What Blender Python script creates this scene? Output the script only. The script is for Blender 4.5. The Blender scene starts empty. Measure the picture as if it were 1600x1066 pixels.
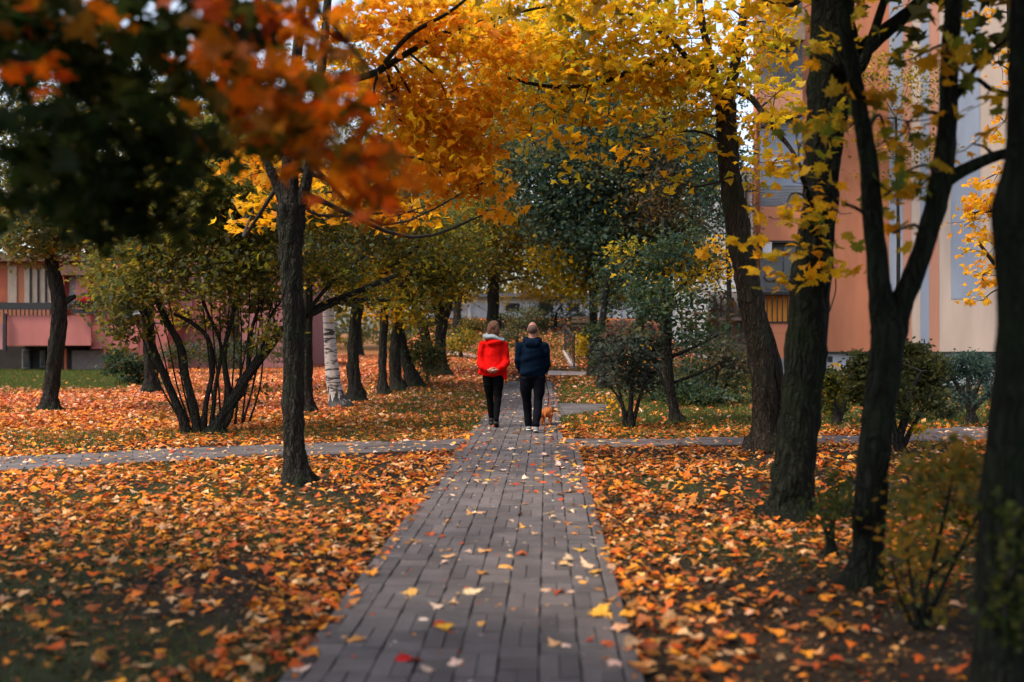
import bpy, bmesh, math, random
import numpy as np
from mathutils import Vector, Matrix, Quaternion
random.seed(7)
rng = np.random.default_rng(7)
S = bpy.context.scene
C = S.collection
R = math.radians

# ------------------------------------------------------------------ camera, sky, sun, exposure
F = 1600.0      # focal length in pixels of the 1600 px wide photograph
HZ = 520.0      # horizon row
EYE = 1.6
cam_d = bpy.data.cameras.new('camera')
cam = bpy.data.objects.new('camera', cam_d); C.objects.link(cam)
cam.location = (0, 0, EYE); cam.rotation_euler = (R(90), 0, 0)
cam_d.sensor_width = 36; cam_d.lens = 36.0 * F / 1600
cam_d.shift_y = -(533 - HZ) / 1600
cam_d.clip_start = 0.05; cam_d.clip_end = 2000
cam_d.dof.use_dof = True; cam_d.dof.focus_distance = 16.5; cam_d.dof.aperture_fstop = 1.1
S.camera = cam

W = bpy.data.worlds.new('World'); S.world = W; W.use_nodes = True
SUN_EL, SUN_AZ = 56, -115        # azimuth from straight ahead, negative = to the left
nt = W.node_tree
bg = nt.nodes['Background']
sk = nt.nodes.new('ShaderNodeTexSky'); sk.sky_type = 'NISHITA'; sk.sun_disc = False
sk.sun_elevation = R(SUN_EL); sk.sun_rotation = R(SUN_AZ)
sk.air_density = 1.0; sk.dust_density = 3.0; sk.ozone_density = 1.0
hs = nt.nodes.new('ShaderNodeHueSaturation'); hs.inputs['Saturation'].default_value = 0.62
nt.links.new(sk.outputs[0], hs.inputs['Color']); nt.links.new(hs.outputs[0], bg.inputs['Color'])
bg.inputs['Strength'].default_value = 0.13
sd = bpy.data.lights.new('sun', 'SUN'); sun = bpy.data.objects.new('sun', sd); C.objects.link(sun)
sd.energy = 1.5; sd.angle = R(11); sd.color = (1, .84, .62)
az, el = R(SUN_AZ), R(SUN_EL)
tosun = Vector((math.sin(az) * math.cos(el), math.cos(az) * math.cos(el), math.sin(el)))
sun.rotation_euler = (-tosun).to_track_quat('-Z', 'Y').to_euler(); sun.location = (0, 0, 40)
S.view_settings.view_transform = 'Standard'; S.view_settings.look = 'None'
S.view_settings.gamma = 1; S.view_settings.exposure = 1.45
S.cycles.use_denoising = True
S.cycles.max_bounces = 6; S.cycles.diffuse_bounces = 3; S.cycles.glossy_bounces = 2
S.cycles.transmission_bounces = 4; S.cycles.transparent_max_bounces = 4
S.cycles.caustics_reflective = False; S.cycles.caustics_refractive = False

# ------------------------------------------------------------------ placing helpers
def sst(a, b, x):
    t = np.clip((np.asarray(x, float) - a) / (b - a), 0, 1)
    return t * t * (3 - 2 * t)

def H(x, y):
    x = np.asarray(x, float); y = np.asarray(y, float)
    z = np.interp(y, [-500, 26, 33, 40, 48, 56, 70, 400], [0, 0, .42, .85, 1.65, 2.3, 2.5, 3.0])
    return z * sst(-8, -3, x) * (1 - sst(7, 13, x))

def P(px, py, d):
    """the place that shows at photograph pixel px, py when it is d metres ahead"""
    return Vector(((px - 800) / F * d, d, EYE - (py - HZ) / F * d))

def G(px, py):
    """the place on the ground that shows at px, py"""
    d = 3.0
    while d < 200:
        p = P(px, py, d)
        if p.z <= float(H(p.x, p.y)): break
        d += .04
    p = P(px, py, d); p.z = float(H(p.x, p.y))
    return p

# ------------------------------------------------------------------ materials
def new_mat(name):
    m = bpy.data.materials.new(name); m.use_nodes = True
    return m, m.node_tree, m.node_tree.nodes['Principled BSDF']

def mat(name, c1, c2=None, rough=.8, scale=8, bump=0, bscale=None, spec=.3, detail=5, stretch=(1, 1, 1), metal=0, coord='Object', bdist=.03):
    m, t, b = new_mat(name)
    b.inputs['Roughness'].default_value = rough; b.inputs['Specular IOR Level'].default_value = spec
    b.inputs['Metallic'].default_value = metal
    if c2 is None:
        c2 = tuple(v * .72 for v in c1)
    tc = t.nodes.new('ShaderNodeTexCoord'); mp = t.nodes.new('ShaderNodeMapping'); mp.inputs['Scale'].default_value = stretch
    t.links.new(tc.outputs[coord], mp.inputs[0])
    n = t.nodes.new('ShaderNodeTexNoise'); n.inputs['Scale'].default_value = scale; n.inputs['Detail'].default_value = detail
    t.links.new(mp.outputs[0], n.inputs[0])
    r = t.nodes.new('ShaderNodeValToRGB'); r.color_ramp.elements[0].position = .32; r.color_ramp.elements[1].position = .68
    r.color_ramp.elements[0].color = (*c2, 1); r.color_ramp.elements[1].color = (*c1, 1)
    t.links.new(n.outputs['Fac'], r.inputs[0]); t.links.new(r.outputs[0], b.inputs['Base Color'])
    if bump:
        n2 = t.nodes.new('ShaderNodeTexNoise'); n2.inputs['Scale'].default_value = bscale or scale * 3; n2.inputs['Detail'].default_value = 6
        t.links.new(mp.outputs[0], n2.inputs[0])
        bp = t.nodes.new('ShaderNodeBump'); bp.inputs['Strength'].default_value = bump; bp.inputs['Distance'].default_value = bdist
        t.links.new(n2.outputs['Fac'], bp.inputs['Height']); t.links.new(bp.outputs[0], b.inputs['Normal'])
    return m

def leaf_mat(name, source, trans=.42, gloss=.008):
    m, t, b = new_mat(name); t.nodes.remove(b)
    out = t.nodes['Material Output']
    if source == 'object':
        a = t.nodes.new('ShaderNodeObjectInfo'); col = a.outputs['Color']
    else:
        a = t.nodes.new('ShaderNodeAttribute'); a.attribute_name = 'col'; col = a.outputs['Color']
    tc = t.nodes.new('ShaderNodeTexCoord')
    n = t.nodes.new('ShaderNodeTexNoise'); n.inputs['Scale'].default_value = 14 if source != 'object' else 9
    t.links.new(tc.outputs['Object'], n.inputs[0])
    mr = t.nodes.new('ShaderNodeMapRange'); mr.inputs[1].default_value = .3; mr.inputs[2].default_value = .7
    mr.inputs[3].default_value = .72; mr.inputs[4].default_value = 1.2
    t.links.new(n.outputs['Fac'], mr.inputs[0])
    mx = t.nodes.new('ShaderNodeMix'); mx.data_type = 'RGBA'; mx.blend_type = 'MULTIPLY'; mx.inputs[0].default_value = 1
    t.links.new(col, mx.inputs[6]); t.links.new(mr.outputs[0], mx.inputs[7])
    d = t.nodes.new('ShaderNodeBsdfDiffuse'); tr = t.nodes.new('ShaderNodeBsdfTranslucent')
    g = t.nodes.new('ShaderNodeBsdfGlossy'); g.inputs['Roughness'].default_value = .45
    t.links.new(mx.outputs[2], d.inputs[0]); t.links.new(mx.outputs[2], tr.inputs[0])
    m1 = t.nodes.new('ShaderNodeMixShader'); m1.inputs[0].default_value = trans
    t.links.new(d.outputs[0], m1.inputs[1]); t.links.new(tr.outputs[0], m1.inputs[2])
    m2 = t.nodes.new('ShaderNodeMixShader'); m2.inputs[0].default_value = gloss
    t.links.new(m1.outputs[0], m2.inputs[1]); t.links.new(g.outputs[0], m2.inputs[2])
    t.links.new(m2.outputs[0], out.inputs[0])
    return m

M = {}
M['leaf'] = leaf_mat('crown_leaf', 'attr', trans=.56)
M['leaf_one'] = leaf_mat('single_leaf', 'object', trans=.56)
M['litter'] = leaf_mat('fallen_leaf', 'attr', trans=.12, gloss=.012)
M['litter_one'] = leaf_mat('fallen_leaf_single', 'object', trans=.12, gloss=.012)
M['grass'] = leaf_mat('grass_blade', 'attr', trans=.3)
def bark_mat(name, ridge, fissure, moss, sc=11):
    m, t, b = new_mat(name); b.inputs['Roughness'].default_value = .95; b.inputs['Specular IOR Level'].default_value = .06
    L = t.links.new; N = t.nodes.new
    tc = N('ShaderNodeTexCoord'); n0 = N('ShaderNodeTexNoise'); n0.inputs['Scale'].default_value = 5; n0.inputs['Detail'].default_value = 4
    L(tc.outputs['Object'], n0.inputs[0])
    ad = N('ShaderNodeMix'); ad.data_type = 'VECTOR'; ad.inputs[0].default_value = .12
    L(tc.outputs['Object'], ad.inputs[4]); L(n0.outputs['Color'], ad.inputs[5])
    mp = N('ShaderNodeMapping'); mp.inputs['Scale'].default_value = (1, 1, .13); L(ad.outputs[1], mp.inputs[0])
    v = N('ShaderNodeTexVoronoi'); v.feature = 'DISTANCE_TO_EDGE'; v.inputs['Scale'].default_value = sc * 3.0; L(mp.outputs[0], v.inputs[0])
    fr = N('ShaderNodeMapRange'); fr.inputs[1].default_value = 0; fr.inputs[2].default_value = .30; fr.inputs[4].default_value = .6; L(v.outputs['Distance'], fr.inputs[0])
    n1 = N('ShaderNodeTexNoise'); n1.inputs['Scale'].default_value = 45; n1.inputs['Detail'].default_value = 6; L(mp.outputs[0], n1.inputs[0])
    h = N('ShaderNodeMath'); h.operation = 'MULTIPLY_ADD'; h.inputs[1].default_value = .9; L(n1.outputs['Fac'], h.inputs[0]); L(fr.outputs[0], h.inputs[2])
    cr = N('ShaderNodeValToRGB'); cr.color_ramp.elements[0].position = .2; cr.color_ramp.elements[1].position = 1.0
    cr.color_ramp.elements[0].color = (*fissure, 1); cr.color_ramp.elements[1].color = (*ridge, 1); L(h.outputs[0], cr.inputs[0])
    n2 = N('ShaderNodeTexNoise'); n2.inputs['Scale'].default_value = 2.2; n2.inputs['Detail'].default_value = 7; L(tc.outputs['Object'], n2.inputs[0])
    mr = N('ShaderNodeMapRange'); mr.inputs[1].default_value = .5; mr.inputs[2].default_value = .68; L(n2.outputs['Fac'], mr.inputs[0])
    mx = N('ShaderNodeMix'); mx.data_type = 'RGBA'; mx.inputs[7].default_value = (*moss, 1); L(mr.outputs[0], mx.inputs[0]); L(cr.outputs[0], mx.inputs[6]); L(mx.outputs[2], b.inputs['Base Color'])
    bp = N('ShaderNodeBump'); bp.inputs['Strength'].default_value = 1; bp.inputs['Distance'].default_value = .035; L(h.outputs[0], bp.inputs['Height']); L(bp.outputs[0], b.inputs['Normal'])
    return m
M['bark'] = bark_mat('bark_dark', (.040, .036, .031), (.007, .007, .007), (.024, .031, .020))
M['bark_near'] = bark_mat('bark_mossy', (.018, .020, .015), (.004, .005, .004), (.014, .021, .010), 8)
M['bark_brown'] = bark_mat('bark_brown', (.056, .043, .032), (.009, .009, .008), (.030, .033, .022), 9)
M['twig'] = mat('twig', (.035, .03, .025), None, .9)

def birch_mat():
    m, t, b = new_mat('birch_bark'); b.inputs['Roughness'].default_value = .7
    tc = t.nodes.new('ShaderNodeTexCoord')
    mp = t.nodes.new('ShaderNodeMapping'); mp.inputs['Scale'].default_value = (2.2, 2.2, 13)
    t.links.new(tc.outputs['Object'], mp.inputs[0])
    n = t.nodes.new('ShaderNodeTexNoise'); n.inputs['Scale'].default_value = 1.6; n.inputs['Detail'].default_value = 3
    t.links.new(mp.outputs[0], n.inputs[0])
    r = t.nodes.new('ShaderNodeValToRGB'); r.color_ramp.elements[0].position = .42; r.color_ramp.elements[1].position = .50
    r.color_ramp.elements[0].color = (.03, .025, .022, 1); r.color_ramp.elements[1].color = (.46, .41, .38, 1)
    t.links.new(n.outputs['Fac'], r.inputs[0])
    mp2 = t.nodes.new('ShaderNodeMapping'); mp2.inputs['Scale'].default_value = (9, 9, 1.6); t.links.new(tc.outputs['Object'], mp2.inputs[0])
    n2 = t.nodes.new('ShaderNodeTexNoise'); n2.inputs['Scale'].default_value = 2.2; t.links.new(mp2.outputs[0], n2.inputs[0])
    sx = t.nodes.new('ShaderNodeSeparateXYZ'); t.links.new(tc.outputs['Object'], sx.inputs[0])
    mr = t.nodes.new('ShaderNodeMapRange'); mr.inputs[1].default_value = 0; mr.inputs[2].default_value = 1.0; mr.inputs[3].default_value = .34; mr.inputs[4].default_value = -.3
    t.links.new(sx.outputs['Z'], mr.inputs[0])
    ad = t.nodes.new('ShaderNodeMath'); ad.operation = 'ADD'; t.links.new(n2.outputs['Fac'], ad.inputs[0]); t.links.new(mr.outputs[0], ad.inputs[1])
    gt = t.nodes.new('ShaderNodeMapRange'); gt.inputs[1].default_value = .6; gt.inputs[2].default_value = .68; t.links.new(ad.outputs[0], gt.inputs[0])
    mx = t.nodes.new('ShaderNodeMix'); mx.data_type = 'RGBA'; mx.inputs[7].default_value = (.02, .02, .02, 1)
    t.links.new(gt.outputs[0], mx.inputs[0]); t.links.new(r.outputs[0], mx.inputs[6]); t.links.new(mx.outputs[2], b.inputs['Base Color'])
    return m
M['birch'] = birch_mat()

def ground_mat():
    m, t, b = new_mat('ground_soil'); b.inputs['Roughness'].default_value = .95; b.inputs['Specular IOR Level'].default_value = .1
    a = t.nodes.new('ShaderNodeAttribute'); a.attribute_name = 'col'
    tc = t.nodes.new('ShaderNodeTexCoord')
    n = t.nodes.new('ShaderNodeTexNoise'); n.inputs['Scale'].default_value = 2.5; n.inputs['Detail'].default_value = 8
    t.links.new(tc.outputs['Object'], n.inputs[0])
    r = t.nodes.new('ShaderNodeMapRange'); r.inputs[1].default_value = .3; r.inputs[2].default_value = .7; r.inputs[3].default_value = .5; r.inputs[4].default_value = 1.5
    t.links.new(n.outputs['Fac'], r.inputs[0])
    mx = t.nodes.new('ShaderNodeMix'); mx.data_type = 'RGBA'; mx.blend_type = 'MULTIPLY'; mx.inputs[0].default_value = 1
    t.links.new(a.outputs['Color'], mx.inputs[6]); t.links.new(r.outputs[0], mx.inputs[7])
    t.links.new(mx.outputs[2], b.inputs['Base Color'])
    n2 = t.nodes.new('ShaderNodeTexNoise'); n2.inputs['Scale'].default_value = 30; n2.inputs['Detail'].default_value = 8
    t.links.new(tc.outputs['Object'], n2.inputs[0])
    bp = t.nodes.new('ShaderNodeBump'); bp.inputs['Strength'].default_value = .9; bp.inputs['Distance'].default_value = .05
    t.links.new(n2.outputs['Fac'], bp.inputs['Height']); t.links.new(bp.outputs[0], b.inputs['Normal'])
    return m
M['ground'] = ground_mat()

def brick_mat(name, rnd):
    m, t, b = new_mat(name); b.inputs['Roughness'].default_value = .62; b.inputs['Specular IOR Level'].default_value = .4
    if rnd == 'object':
        a = t.nodes.new('ShaderNodeObjectInfo'); o = a.outputs['Random']
    else:
        a = t.nodes.new('ShaderNodeNewGeometry'); o = a.outputs['Random Per Island']
    r = t.nodes.new('ShaderNodeValToRGB'); cr = r.color_ramp
    cr.elements[0].color = (.070, .061, .063, 1); cr.elements[1].color = (.122, .104, .105, 1)
    e = cr.elements.new(.5); e.color = (.094, .082, .085, 1)
    t.links.new(o, r.inputs[0])
    tc = t.nodes.new('ShaderNodeNewGeometry')
    n = t.nodes.new('ShaderNodeTexNoise'); n.inputs['Scale'].default_value = 2.2; n.inputs['Detail'].default_value = 9; n.inputs['Roughness'].default_value = .72
    t.links.new(tc.outputs['Position'], n.inputs[0])
    mr = t.nodes.new('ShaderNodeMapRange'); mr.inputs[1].default_value = .3; mr.inputs[2].default_value = .7; mr.inputs[3].default_value = .55; mr.inputs[4].default_value = 1.30
    t.links.new(n.outputs['Fac'], mr.inputs[0])
    mx = t.nodes.new('ShaderNodeMix'); mx.data_type = 'RGBA'; mx.blend_type = 'MULTIPLY'; mx.inputs[0].default_value = 1
    t.links.new(r.outputs[0], mx.inputs[6]); t.links.new(mr.outputs[0], mx.inputs[7]); t.links.new(mx.outputs[2], b.inputs['Base Color'])
    n2 = t.nodes.new('ShaderNodeTexNoise'); n2.inputs['Scale'].default_value = 160; n2.inputs['Detail'].default_value = 3
    t.links.new(tc.outputs['Position'], n2.inputs[0])
    bp = t.nodes.new('ShaderNodeBump'); bp.inputs['Strength'].default_value = .35; bp.inputs['Distance'].default_value = .004
    t.links.new(n2.outputs['Fac'], bp.inputs['Height']); t.links.new(bp.outputs[0], b.inputs['Normal'])
    return m
M['brick'] = brick_mat('paving_brick', 'object')
M['brick_many'] = brick_mat('paving_brick_far', 'island')
M['joint'] = mat('joint_sand', (.034, .028, .024), None, .95, 40, .4)

# ------------------------------------------------------------------ mesh helpers
def tag(o, label=None, cat=None, group=None, kind=None):
    if label: o['label'] = label
    if cat: o['category'] = cat
    if group: o['group'] = group
    if kind: o['kind'] = kind
    return o

def thing(name, loc, label, cat, group=None):
    o = bpy.data.objects.new(name, None); C.objects.link(o); o.location = loc; o.empty_display_size = .2
    return tag(o, label, cat, group)

def wloc(o):
    v = Vector(o.location)
    while o.parent: o = o.parent; v = v + Vector(o.location)
    return v

def link(name, me, parent=None, smooth=False, origin=None):
    o = bpy.data.objects.new(name, me); C.objects.link(o)
    org = Vector(origin) if origin is not None else (wloc(parent) if parent else Vector((0, 0, 0)))
    me.transform(Matrix.Translation(-org))
    if parent:
        o.parent = parent; o.location = org - wloc(parent)
    else:
        o.location = org
    if smooth:
        me.polygons.foreach_set('use_smooth', np.ones(len(me.polygons), bool))
    me.update()
    return o

class MB:
    """collects shapes in world coordinates and links them as one mesh object"""
    def __init__(s): s.v = []; s.f = []; s.m = []; s.mats = []
    def slot(s, m):
        if m not in s.mats: s.mats.append(m)
        return s.mats.index(m)
    def add(s, vs, fs, m):
        k = len(s.v); i = s.slot(m)
        s.v.extend([tuple(v) for v in vs]); s.f.extend([tuple(k + a for a in f) for f in fs]); s.m.extend([i] * len(fs))
    def box(s, lo, hi, m, M4=None):
        (a, b, c), (d, e, f) = lo, hi
        vs = [Vector(q) for q in ((a,b,c),(d,b,c),(d,e,c),(a,e,c),(a,b,f),(d,b,f),(d,e,f),(a,e,f))]
        if M4 is not None: vs = [M4 @ v for v in vs]
        s.add(vs, [(0,3,2,1),(4,5,6,7),(0,1,5,4),(1,2,6,5),(2,3,7,6),(3,0,4,7)], m)
    def tube(s, pts, rad, m, n=8, ridge=0, cap=True, seed=0):
        pts = [Vector(p) for p in pts]
        rr = random.Random(seed); ph = [rr.uniform(0, 6.28) for _ in range(4)]
        rings = []; up = Vector((0, 1, 0)); vs = []; fs = []
        ref = None
        for i, p in enumerate(pts):
            t = (pts[min(i + 1, len(pts) - 1)] - pts[max(i - 1, 0)])
            if t.length < 1e-6: t = Vector((0, 0, 1))
            t.normalize()
            if ref is None:
                ref = Vector((0, 1, 0)) if abs(t.y) < .9 else Vector((1, 0, 0))
            u = (ref - t * ref.dot(t)).normalized(); ref = u; w = t.cross(u)
            for k in range(n):
                a = 2 * math.pi * k / n
                q = rad[i]
                if ridge:
                    q *= (1 - ridge) * 1.0
                    q *= 1 + ridge * (.6 * math.sin(3 * a + ph[0] + i * .25) + .5 * math.sin(7 * a + ph[1] - i * .4) + .5 * math.sin(5 * a + ph[2] + i * .9) + rr.uniform(-.55, .55))
                vs.append(p + (u * math.cos(a) + w * math.sin(a)) * q)
        for i in range(len(pts) - 1):
            for k in range(n):
                k2 = (k + 1) % n
                fs.append((i*n+k, i*n+k2, (i+1)*n+k2, (i+1)*n+k))
        if cap:
            fs.append(tuple(range(n - 1, -1, -1))); b = (len(pts) - 1) * n; fs.append(tuple(b + k for k in range(n)))
        s.add(vs, fs, m)
    def mesh(s, name):
        me = bpy.data.meshes.new(name); me.from_pydata(s.v, [], s.f)
        for m in s.mats: me.materials.append(m)
        me.polygons.foreach_set('material_index', np.array(s.m, dtype=np.int32))
        me.update(); return me
    def build(s, name, parent=None, smooth=False, origin=None):
        return link(name, s.mesh(name), parent, smooth, origin)

def bez(pts, n):
    """Catmull-Rom through pts (tuples of equal length), n samples per span"""
    a = np.array(pts, float); out = []
    if len(a) == 2:
        return [a[0] + (a[1] - a[0]) * k / n for k in range(n + 1)]
    e = np.vstack([2 * a[0] - a[1], a, 2 * a[-1] - a[-2]])
    for i in range(1, len(e) - 2):
        p0, p1, p2, p3 = e[i-1], e[i], e[i+1], e[i+2]
        for k in range(n):
            t = k / n
            out.append(.5 * (2*p1 + (p2-p0)*t + (2*p0-5*p1+4*p2-p3)*t*t + (3*p1-p0-3*p2+p3)*t**3))
    out.append(a[-1]); return out

# ------------------------------------------------------------------ leaf templates and scattering
def fan(half, fold, curl):
    pts = half + [(-x, y) for x, y in reversed(half) if x > 1e-6]
    V = [(0, .34)] + pts
    V = [(x, y - .0, -fold * abs(x) - curl * (y - .34) ** 2) for x, y in V]
    n = len(pts)
    return np.array(V), np.array([(0, 1 + i, 1 + (i + 1) % n) for i in range(n)])
MAPLE = [(0, 0), (.20, -.12), (.22, .04), (.50, .04), (.40, .19), (.64, .46), (.37, .43), (.33, .55), (.16, .50), (.22, .74), (.10, .76), (0, 1.04)]
T_MAPLE = fan(MAPLE, .25, .25)
T_MID = fan([(0, 0), (.30, -.08), (.26, .15), (.62, .42), (.22, .47), (0, 1.0)], .3, .3)
T_STAR = fan([(0, -.02), (.5, .12), (.24, .45), (0, 1.0)], .3, .3)
T_OVAL = (np.array([(0, 0, 0), (.30, .5, -.10), (0, 1, -.12), (-.30, .5, -.10)]), np.array([(0, 1, 2), (0, 2, 3)]))
T_BLADE = (np.array([(-.05, 0, 0), (.05, 0, 0), (.03, 1, .3)]), np.array([(0, 1, 2)]))

def frames(nrm, n):
    """rotation matrices whose z axis is nrm, spun at random"""
    z = nrm / np.linalg.norm(nrm, axis=1)[:, None]
    a = rng.normal(size=(n, 3)); x = np.cross(a, z); x /= np.linalg.norm(x, axis=1)[:, None] + 1e-9
    y = np.cross(z, x)
    return np.stack([x, y, z], axis=2)

def scatter_mesh(name, tmpl, pos, size, nrm, col, mt, extra=None):
    V, T = tmpl; n = len(pos)
    Rm = frames(nrm, n)
    tv = V - np.array([0, .4, 0])
    curlz = rng.uniform(-1.0, 2.6, n)
    tvn = np.repeat(tv[None], n, 0); tvn[:, :, 2] *= curlz[:, None]
    tvn[:, :, 0] *= rng.uniform(.75, 1.1, n)[:, None]
    vs = np.einsum('nij,nkj->nki', Rm, tvn) * np.asarray(size)[:, None, None] + pos[:, None, :]
    k = len(V); nv = n * k
    fs = (T[None] + (np.arange(n) * k)[:, None, None]).reshape(-1, 3)
    vs = vs.reshape(-1, 3); cl = np.repeat(col, k, 0)
    mi = np.zeros(len(fs), np.int32); mats = [mt]
    loops = fs.reshape(-1); ls = np.arange(len(fs)) * 3; lt = np.full(len(fs), 3)
    if extra is not None and len(extra.f):
        ev = np.array(extra.v); vs = np.vstack([vs, ev]); cl = np.vstack([cl, np.full((len(ev), 3), .03)])
        el = np.concatenate([np.array(f) for f in extra.f]) + nv
        elt = np.array([len(f) for f in extra.f]); els = len(loops) + np.concatenate([[0], np.cumsum(elt)[:-1]])
        loops = np.concatenate([loops, el]); ls = np.concatenate([ls, els]); lt = np.concatenate([lt, elt])
        mi = np.concatenate([mi, np.ones(len(elt), np.int32)]); mats += extra.mats
    me = bpy.data.meshes.new(name)
    me.vertices.add(len(vs)); me.vertices.foreach_set('co', vs.astype(np.float32).ravel())
    me.loops.add(len(loops)); me.loops.foreach_set('vertex_index', loops.astype(np.int32))
    me.polygons.add(len(lt)); me.polygons.foreach_set('loop_start', ls.astype(np.int32)); me.polygons.foreach_set('loop_total', lt.astype(np.int32))
    for m in mats: me.materials.append(m)
    me.polygons.foreach_set('material_index', mi)
    at = me.color_attributes.new('col', 'FLOAT_COLOR', 'POINT')
    at.data.foreach_set('color', np.hstack([cl, np.ones((len(cl), 1))]).astype(np.float32).ravel())
    me.update(calc_edges=True); me.validate()
    return me

ORANGE = [(.84, .33, .012), (.86, .39, .018), (.78, .24, .010), (.86, .46, .03), (.66, .27, .03)]
GOLD = [(.82, .43, .010), (.84, .50, .014), (.76, .34, .008), (.46, .36, .014), (.80, .38, .010)]
OLIVE = [(.085, .10, .018), (.13, .12, .018), (.055, .075, .02), (.20, .15, .018), (.10, .115, .04), (.36, .20, .02)]
TEAL = [(.048, .092, .072), (.036, .072, .058), (.085, .135, .11), (.05, .085, .035), (.11, .12, .035)]
DARK = [(.022, .042, .010), (.034, .055, .010), (.014, .026, .010), (.060, .060, .010)]
YELGRN = [(.52, .36, .015), (.32, .26, .015), (.17, .17, .02), (.64, .38, .015), (.11, .12, .02)]
BROWN = [(.07, .055, .035), (.05, .045, .035), (.09, .075, .05), (.20, .11, .035)]
GREYGRN = [(.08, .105, .06), (.06, .085, .05), (.045, .06, .035), (.13, .14, .07), (.20, .16, .04)]
RUST = [(.84, .15, .004), (.86, .22, .005), (.78, .09, .004), (.36, .11, .006), (.14, .085, .006)]
LITTER = [(.66, .19, .022), (.70, .25, .03), (.58, .12, .018), (.72, .34, .12), (.48, .09, .018), (.66, .26, .025), (.72, .42, .22), (.40, .07, .015), (.56, .20, .02), (.62, .16, .03)]

def pick(pal, n, jit=.18):
    c = np.array(pal)[rng.integers(0, len(pal), n)]
    return np.clip(c * rng.uniform(1 - jit, 1 + jit, (n, 1)) * rng.uniform(.92, 1.08, (n, 3)), .004, .9)

LEAF_MESH = {}
def leaf_mesh(kind, mt):
    if (kind, mt) not in LEAF_MESH:
        mb = MB()
        half = MAPLE
        V, T = fan(half, *{0: (.15, .15), 1: (.45, .5), 2: (-.25, .55), 3: (.30, -.5)}[kind])
        V = V - np.array([0, .4, 0])
        mb.add([tuple(v) for v in V] , [tuple(int(a) for a in t) for t in T], mt)
        mb.add([(-.012, -.40, 0), (.012, -.40, 0), (.03, -.78, -.10)], [(0, 1, 2)], mt)
        LEAF_MESH[(kind, mt)] = mb.mesh('leaf')
    return LEAF_MESH[(kind, mt)]

def place_leaf(name, p, size, nrm, col, mt, parent=None, form=None):
    o = bpy.data.objects.new(name, leaf_mesh(random.randrange(4) if form is None else form, mt)); C.objects.link(o)
    q = Vector(nrm).to_track_quat('Z', 'Y') @ Quaternion((0, 0, 1), random.uniform(0, 6.28))
    o.rotation_mode = 'QUATERNION'; o.rotation_quaternion = q
    o.scale = (size * random.uniform(.85, 1.05), size, size * random.uniform(.5, 1.3))
    o.color = (*[float(c) for c in col], 1)
    if parent: o.parent = parent; o.location = Vector(p) - wloc(parent)
    else: o.location = p
    return o

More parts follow.
